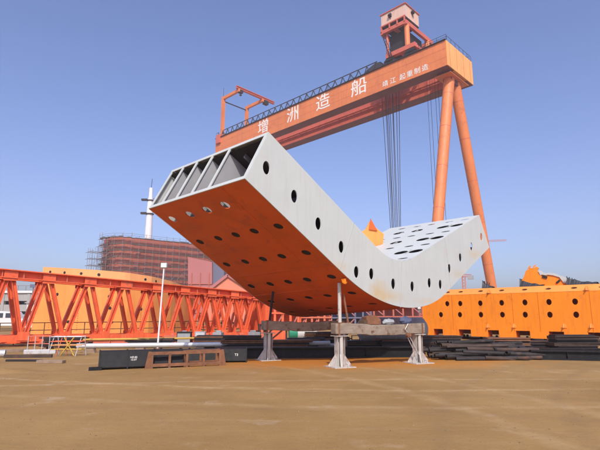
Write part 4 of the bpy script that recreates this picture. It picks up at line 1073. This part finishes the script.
mb = MB(); mb.prism([(-2.3, 0, .35), (2.3, 0, .35), (2.3, 0, 1.0), (1.7, 0, 1.15), (1.2, 0, 1.9), (-2.2, 0, 2.0), (-2.3, 0, 1.8)], (0, 1.7, 0)); mb.build('body', M['pale'], t, bevel=.08)
for x in (-1.4, 1.4):
    mb = MB(); mb.tube((x, -.02, .36), (x, .2, .36), .36, n=18); mb.build('wheel', M['dark'], t, smooth=True)
for a in ((-1.6, .9), (-.5, .9), (.6, .8)):
    mb = MB(); mb.box((a[0], -.012, 1.5), (a[1], .02, .5)); mb.build('window', M['glass'], t)

# ------------------------------------------------------------------ clutter, left foreground
t = thing('coloured_trestle', 'grey, orange and yellow tubular trestle rack at the left in front of the truss', 'trestle rack', on_ground(50, 356.5), .06)
wd = on_ground(77, 356.5).x-on_ground(50, 356.5).x
for x, m in ((0, 'galv'), (wd*.3, 'truss_pale'), (wd, 'galv')):
    mb = MB(); mb.tube((x-.10, 0, 0), (x+.06, .1, .78), .018, n=8); mb.tube((x+.12, .5, 0), (x+.06, .4, .78), .018, n=8); mb.build('leg', M[m], t, smooth=True)
for z, m in ((.74, 'galv'), (.56, 'truss'), (.42, 'orange_pale'), (.26, 'yellow')):
    mb = MB(); mb.tube((-.05, .05, z), (wd+.1, .05, z), .018, n=8); mb.tube((-.05, .42, z), (wd+.1, .42, z), .018, n=8); mb.build('rail', M[m], t, smooth=True)
mb = MB(); mb.tube((wd*.35, .02, .02), (wd*.8, .02, .72), .025); mb.tube((wd*.85, .02, .02), (wd*.45, .02, .72), .025); mb.build('brace', M['yellow'], t, smooth=True)
t = thing('white_barrier', 'low grey and red tubular barrier left of the coloured trestle rack', 'barrier', on_ground(27, 352), .05)
wd = on_ground(48, 352).x-on_ground(27, 352).x
mb = MB()
for z in (.35, .66): mb.tube((0, 0, z), (wd, 0, z), .02, n=8)
mb.build('rail', M['truss_pale'], t)
for k in range(4):
    mb = MB(); mb.tube((wd*k/3, 0, 0), (wd*k/3, 0, .68), .02, n=8); mb.build('post', M['galv'], t)
def bar_thing(name, label, cat, p, q, w, h, m, group):
    mb = MB(); ln = (q-p).length; mb.bar((0, 0, h/2), (ln, 0, h/2), w, h); o = mb.build(name, m, None, bevel=.01); o.location = p
    o.rotation_euler = (0, 0, math.atan2((q-p).y, (q-p).x)); return tag(o, label, cat, group)
GB = 'loose bars and planks on the left ground'
bar_thing('steel_bar', 'long dark bar lying on the ground left of the trestle rack', 'bar', on_ground(4, 358), on_ground(52, 357.5), .12, .12, M['pipe_b'], GB)
bar_thing('timber_plank', 'weathered plank lying nearest the camera at the left', 'plank', on_ground(38, 363), on_ground(64, 363.3), .22, .10, M['wood'], GB)
bar_thing('steel_bar', 'thin dark bar in front of the weathered plank, reaching left', 'bar', on_ground(6, 361.5), on_ground(42, 361.5), .09, .07, M['dark'], GB)
bar_thing('steel_bar', 'pale square bar behind the trestle rack', 'bar', on_ground(24, 354), on_ground(56, 353.5), .18, .17, M['galv'], GB)
bar_thing('timber_plank', 'brown plank behind the long dark bar at the left edge', 'plank', on_ground(-12, 353), on_ground(28, 351.5), .25, .12, M['wood'], GB)
long_pipe('short_pipe', 'short grey pipe with dark mouth at the left picture edge', 'pipe', on_ground(-6, 357.5)+Vector((0, 0, .14)), on_ground(5, 357.2)+Vector((0, 0, .14)), .14, M['galv'], None)
# sand heap at left edge
mb = MB(); n = 26; vs = []; rr = random.Random(8)
for j in range(9):
    for i in range(n):
        a = 2*math.pi*i/n; r = j/8; k = 1+.12*math.sin(3*a+1)+.06*rr.random()
        vs.append((1.5*r*k*math.cos(a), .8*r*k*math.sin(a), .11*(1-r)**1.4*(1+.15*rr.random()) - .012))
fs = [(j*n+i, j*n+(i+1) % n, (j+1)*n+(i+1) % n, (j+1)*n+i) for j in range(8) for i in range(n)]
mb.add(vs, fs); hp = mb.build('sand_heap', M['ground'], None, smooth=True); hp.location = on_ground(-2, 372)
tag(hp, 'low flat heap of sand at the left picture edge', 'sand heap')

# ------------------------------------------------------------------ things under and behind the segment
def tank(label, P, rz, ln, r, m, name='storage_tank'):
    t = thing(name, label, 'tank', P, rz)
    mb = MB(); mb.lathe((-ln/2, 0, r+.3), [(.05, -.3), (r*.6, -.22), (r*.92, -.08), (r, 0), (r, ln), (r*.92, ln+.08), (r*.6, ln+.22), (.05, ln+.3)], 28, 'X'); mb.build('vessel', m, t, smooth=True)
    for x in (-ln*.33, ln*.33):
        mb = MB(); mb.prism([(x-.1, -r*.8, 0), (x-.1, r*.8, 0), (x-.1, r*.7, r*.75+.2), (x-.1, 0, .4), (x-.1, -r*.7, r*.75+.2)], (.2, 0, 0)); mb.build('saddle', M['rust'], t)
    mb = MB()
    for x in (-ln*.25, 0, ln*.25): mb.tube((x, 0, r+.3), (x+.04, 0, r+.3), r+.02, n=28)
    mb.build('band', M['galv'], t)
    return t
P = on_ground(393, 347.6); tank('large grey horizontal tank seen below the front beam', P, .12, 3.0, .58, M['tank'])
P = on_ground(299, 345)
t = thing('green_white_drum', 'green and white horizontal drum seen between the stands', 'tank', P, .1)
mb = MB(); mb.lathe((-.55, 0, .66), [(.30, 0), (.40, .03), (.40, .45)], 24, 'X'); mb.build('green_end', M['green'], t, smooth=True)
mb = MB(); mb.lathe((-.1, 0, .66), [(.39, 0), (.39, 1.0), (.3, 1.06)], 24, 'X'); mb.build('white_shell', M['pale'], t, smooth=True)
for x in (-.35, .7):
    mb = MB(); mb.box((x, 0, .17), (.12, .7, .34)); mb.build('saddle', M['dark'], t)
for k, (px, py, lab, m) in enumerate(((278, 342.5, 'red steel crate beside the green drum', 'truss'), (268, 342.5, 'pale red steel crate left of the red one', 'truss_pale'), (262, 330, 'salmon steel crate far behind the rear beam', 'salmon'))):
    P = on_ground(px, py if py > 335 else 336)
    t = thing('steel_crate', lab, 'crate', P, .2*k)
    mb = MB(); h = .9 if k < 2 else 1.3
    mb.box((0, .4, h/2+.1), (.9, .7, h)); mb.build('panel', M[m], t)
    mb = MB()
    for x in (-.47, .47):
        for y in (.03, .77): mb.bar((x, y, 0), (x, y, h+.15), .07, .07)
    mb.bar((-.47, .01, h+.12), (.47, .01, h+.12), .07, .07); mb.bar((-.47, .01, .12), (.47, .01, .12), .07, .07); mb.bar((-.45, -.0, .15), (.45, -.0, h), .05, .05, (0, 1, 0)); mb.build('frame', M['dark'], t)
def plate_stack(label, px, py, ln, n, rz, mats, wd=.7):
    t = thing('plate_stack', label, 'steel plates', on_ground(px, py), rz, 'stacks of plates and sections behind the yard front'); z = .10
    mb = MB()
    for x in (-ln*.35, ln*.35): mb.box((x, 0, .05), (.12, wd, .10))
    mb.build('bearer', M['wood'], t)
    for k in range(n):
        h = rnd.choice([.05, .09, .14]); mb = MB()
        a = rnd.uniform(-.12, .12); l2 = ln*rnd.uniform(.75, 1.0)
        mb.box((a, rnd.uniform(-.05, .05), z+h/2), (l2, wd*rnd.uniform(.7, 1), h-.004), rz=rnd.uniform(-.03, .03))
        if h > .08: mb.box((a, -wd*.53, z+h*.85), (l2, .05, .025)); mb.box((a, -wd*.53, z+h*.15), (l2, .05, .025))
        mb.build('plate', M[mats[k % len(mats)]], t); z += h
for q in (('dark stack of plates left of the rear left stand', 244, 350.5, 2.0, 6, .05, ('rust', 'dark', 'pipe_b')),
          ('rust brown stack of sections seen between the two near stands, left', 290, 350.5, 1.9, 5, .1, ('pipe_b', 'rust', 'dark')),
          ('dark stack of sections just right of the nearest stand', 362, 351.5, 1.8, 5, .1, ('dark', 'pipe_b')),
          ('rusty stack of plates left of the right front stand', 398, 352, 1.7, 5, -.05, ('rust', 'pipe_b', 'dark')),
          ('low dark stack below the middle of the red truss', 150, 347.5, 2.6, 4, .02, ('dark', 'pipe_b')),
          ('brown stack of plates behind the low tubular barrier', 66, 348.5, 2.4, 5, .0, ('pipe_b', 'dark', 'rust')),
          ('dark stack of plates behind the rusty rack', 215, 348.5, 2.2, 5, .04, ('dark', 'rust')),
          ('dark stack of sections below the left end of the orange box', 440, 350.5, 2.4, 6, .1, ('dark', 'pipe_b')),
          ('rusty stack of sections below the middle of the orange box', 508, 350.5, 2.2, 6, .0, ('pipe_b', 'dark', 'rust')),
          ('brown stack of plates far behind the nearest stand, left of the grey tank', 328, 345.5, 2.6, 7, .05, ('pipe_b', 'dark', 'rust')),
          ('dark low stack of plates in front of the green and white drum', 306, 348, 2.2, 5, -.04, ('dark', 'rust')),
          ('rust brown stack of plates right of the middle of the orange box', 543, 350, 2.6, 3, .03, ('rust', 'dark', 'pipe_b')),
          ('dark stack of sections below the right part of the orange box', 574, 351, 2.2, 5, .05, ('dark', 'pipe_b'))):
    plate_stack(*q)
# red ship sections further back, seen below the curved segment
for k, (x0, x1, yt, yb, Y, lab, m) in enumerate(((258, 300, 291, 337, 46, 'coral red open section with frames behind the rear beam', 'truss'), (298, 332, 303, 337, 52, 'faded red low section right of the coral one', 'truss_pale'),
                                             (330, 372, 306, 337, 60, 'dark slate section far behind the nearest stand', 'slate'), (372, 424, 305, 337, 66, 'rust brown section far behind the right front stand', 'hull'))):
    P0, P1 = at(x0, Y, yt), at(x1, Y, yt); w_ = P1.x-P0.x; H_ = P0.z
    t = thing('deck_section', lab, 'hull section', ((P0.x+P1.x)/2, Y, 0), .06*(k-1))
    mb = MB(); mb.box((0, 2.2, H_*.5), (w_, .25, H_)); mb.box((0, 1.0, H_-.1), (w_, 2.2, .2)); mb.box((0, 1.0, H_*.45), (w_*.98, 2.1, .16)); mb.build('shell', M[m], t)
    for i in range(6):
        x = -w_/2+.15+(w_-.3)*i/5
        mb = MB(); mb.bar((x, .1, 0), (x, .1, H_-.2), .22, .22, (0, 1, 0)); mb.build('frame', M[m], t)
    mb = MB()
    for i in range(0, 5, 2): x = -w_/2+.15+(w_-.3)*i/5; mb.bar((x, .05, .2), (x+w_/5, .05, H_*.45), .12, .12); mb.bar((x+w_/5, .05, H_*.5), (x, .05, H_-.3), .12, .12)
    mb.build('brace', M['hull2'], t)
# long workshop on the far side of the yard
P0, P1 = at(225, 190, 309), at(640, 190, 309); w_ = P1.x-P0.x; H_ = P0.z
t = thing('workshop', 'long low grey workshop with a pale roof on the far side of the yard', 'building', (P0.x, 190, 0))
mb = MB(); mb.box((w_/2, 10, H_/2), (w_, 20, H_)); mb.build('wall', M['concrete'], t)
mb = MB(); mb.prism([(-1, -.8, H_), (-1, 10, H_+1.6), (-1, 20.8, H_), (-1, 20.8, H_+.2), (-1, 10, H_+1.9), (-1, -.8, H_+.3)], (w_+2, 0, 0)); mb.build('roof', M['pale'], t)
for k in range(16):
    mb = MB(); mb.box((5+k*(w_-10)/15, -.05, 1.6), (4.5, .12, 2.4)); mb.build('window', M['glass'], t)
# stacked frames far under the segment
for k in range(6):
    P = on_ground(352+k*10, 346.2)
    t = thing('iron_frame', 'small dark iron frame standing in the shade before the grey tank', 'frame', P, .2, 'iron frames before the grey tank')
    mb = MB()
    for x in (0, .42): mb.bar((x, 0, 0), (x, 0, .55), .04, .04)
    for z in (.1, .32, .53): mb.bar((0, 0, z), (.42, 0, z), .035, .035)
    mb.build('frame', M[['rust', 'bronze'][k % 2]], t)

# far building cranes on the skyline
def tower_crane(label, px, Y, ytop, jib, rz):
    P = at(px, Y, ytop); H = P.z
    t = thing('tower_crane', label, 'tower crane', (P.x, Y, 0), rz)
    def lattice(mb, a, b, w, n, r):
        a, b = Vector(a), Vector(b); d = (b-a).normalized(); u = Vector((0, 1, 0)); s_ = d.cross(u).normalized()
        cs = [(u*i+s_*j)*w/2 for i, j in ((-1, -1), (1, -1), (1, 1), (-1, 1))]
        for c_ in cs: mb.tube(a+c_, b+c_, r, n=4)
        for k in range(n):
            for i in range(4): mb.tube(a.lerp(b, k/n)+cs[i], a.lerp(b, (k+1)/n)+cs[(i+1) % 4], r*.7, n=4)
    mb = MB(); lattice(mb, (0, 0, 0), (0, 0, H), 1.6, 14, .14); mb.build('mast', M['salmon'], t)
    mb = MB(); lattice(mb, (-jib*.3, 0, H), (jib, 0, H+jib*.12), 1.2, 18, .12); mb.build('jib', M['salmon'], t)
    mb = MB(); mb.box((-jib*.26, 0, H-1), (3, 1.6, 2)); mb.build('counterweight', M['concrete'], t)
tower_crane('small far tower crane on the skyline right of the segment', 463.5, 260, 276, 14, 2.6)
tower_crane('far pale luffing crane beyond the far crane leg', 484, 420, 242, 26, .35)

# ------------------------------------------------------------------ air
hm = bpy.data.materials.new('haze_air'); hm.use_nodes = True
hn_ = hm.node_tree; hn_.nodes.remove(hn_.nodes['Principled BSDF'])
pv = hn_.nodes.new('ShaderNodeVolumePrincipled'); pv.inputs['Color'].default_value = (1.0, .88, .86, 1); pv.inputs['Density'].default_value = HAZE; pv.inputs['Anisotropy'].default_value = 0.0
hn_.links.new(pv.outputs[0], hn_.nodes['Material Output'].inputs['Volume'])
mb = MB(); mb.box((0, 210, 51), (900, 560, 104)); hz_ = mb.build('haze', hm); struct(hz_, 'stuff')

# ------------------------------------------------------------------ light
SUN_EL, SUN_AZ = R(43), math.atan2(.06, -1)     # direction towards the sun: behind the camera
sd = Vector((math.sin(SUN_AZ)*math.cos(SUN_EL), math.cos(SUN_AZ)*math.cos(SUN_EL), math.sin(SUN_EL)))
sl_ = bpy.data.lights.new('sun', 'SUN'); sl_.energy = 3.0; sl_.angle = R(.53); sl_.color = (1.0, .91, .78)
so = bpy.data.objects.new('sun', sl_); COL.objects.link(so)
so.rotation_euler = (-sd).to_track_quat('-Z', 'Y').to_euler(); so.location = (0, 0, 60)
w = bpy.data.worlds.new('World'); S.world = w; w.use_nodes = True
nt = w.node_tree; bg = nt.nodes['Background']
sky = nt.nodes.new('ShaderNodeTexSky'); sky.sky_type = 'NISHITA'; sky.sun_disc = False
sky.sun_elevation = SUN_EL; sky.sun_rotation = SUN_AZ; sky.air_density = 1.0; sky.dust_density = 2.9; sky.ozone_density = 3.0; sky.altitude = 0
tint = nt.nodes.new('ShaderNodeMix'); tint.data_type = 'RGBA'; tint.blend_type = 'MULTIPLY'; tint.inputs['Factor'].default_value = 1
nt.links.new(sky.outputs[0], tint.inputs[6]); tint.inputs[7].default_value = (.90, .93, 1.16, 1)
nt.links.new(tint.outputs[2], bg.inputs[0]); bg.inputs[1].default_value = .14
S.view_settings.view_transform = 'Standard'; S.view_settings.look = 'None'; S.view_settings.exposure = 0.37; S.view_settings.gamma = 1
S.view_settings.use_curve_mapping = False
S.cycles.max_bounces = 6; S.cycles.use_denoising = True
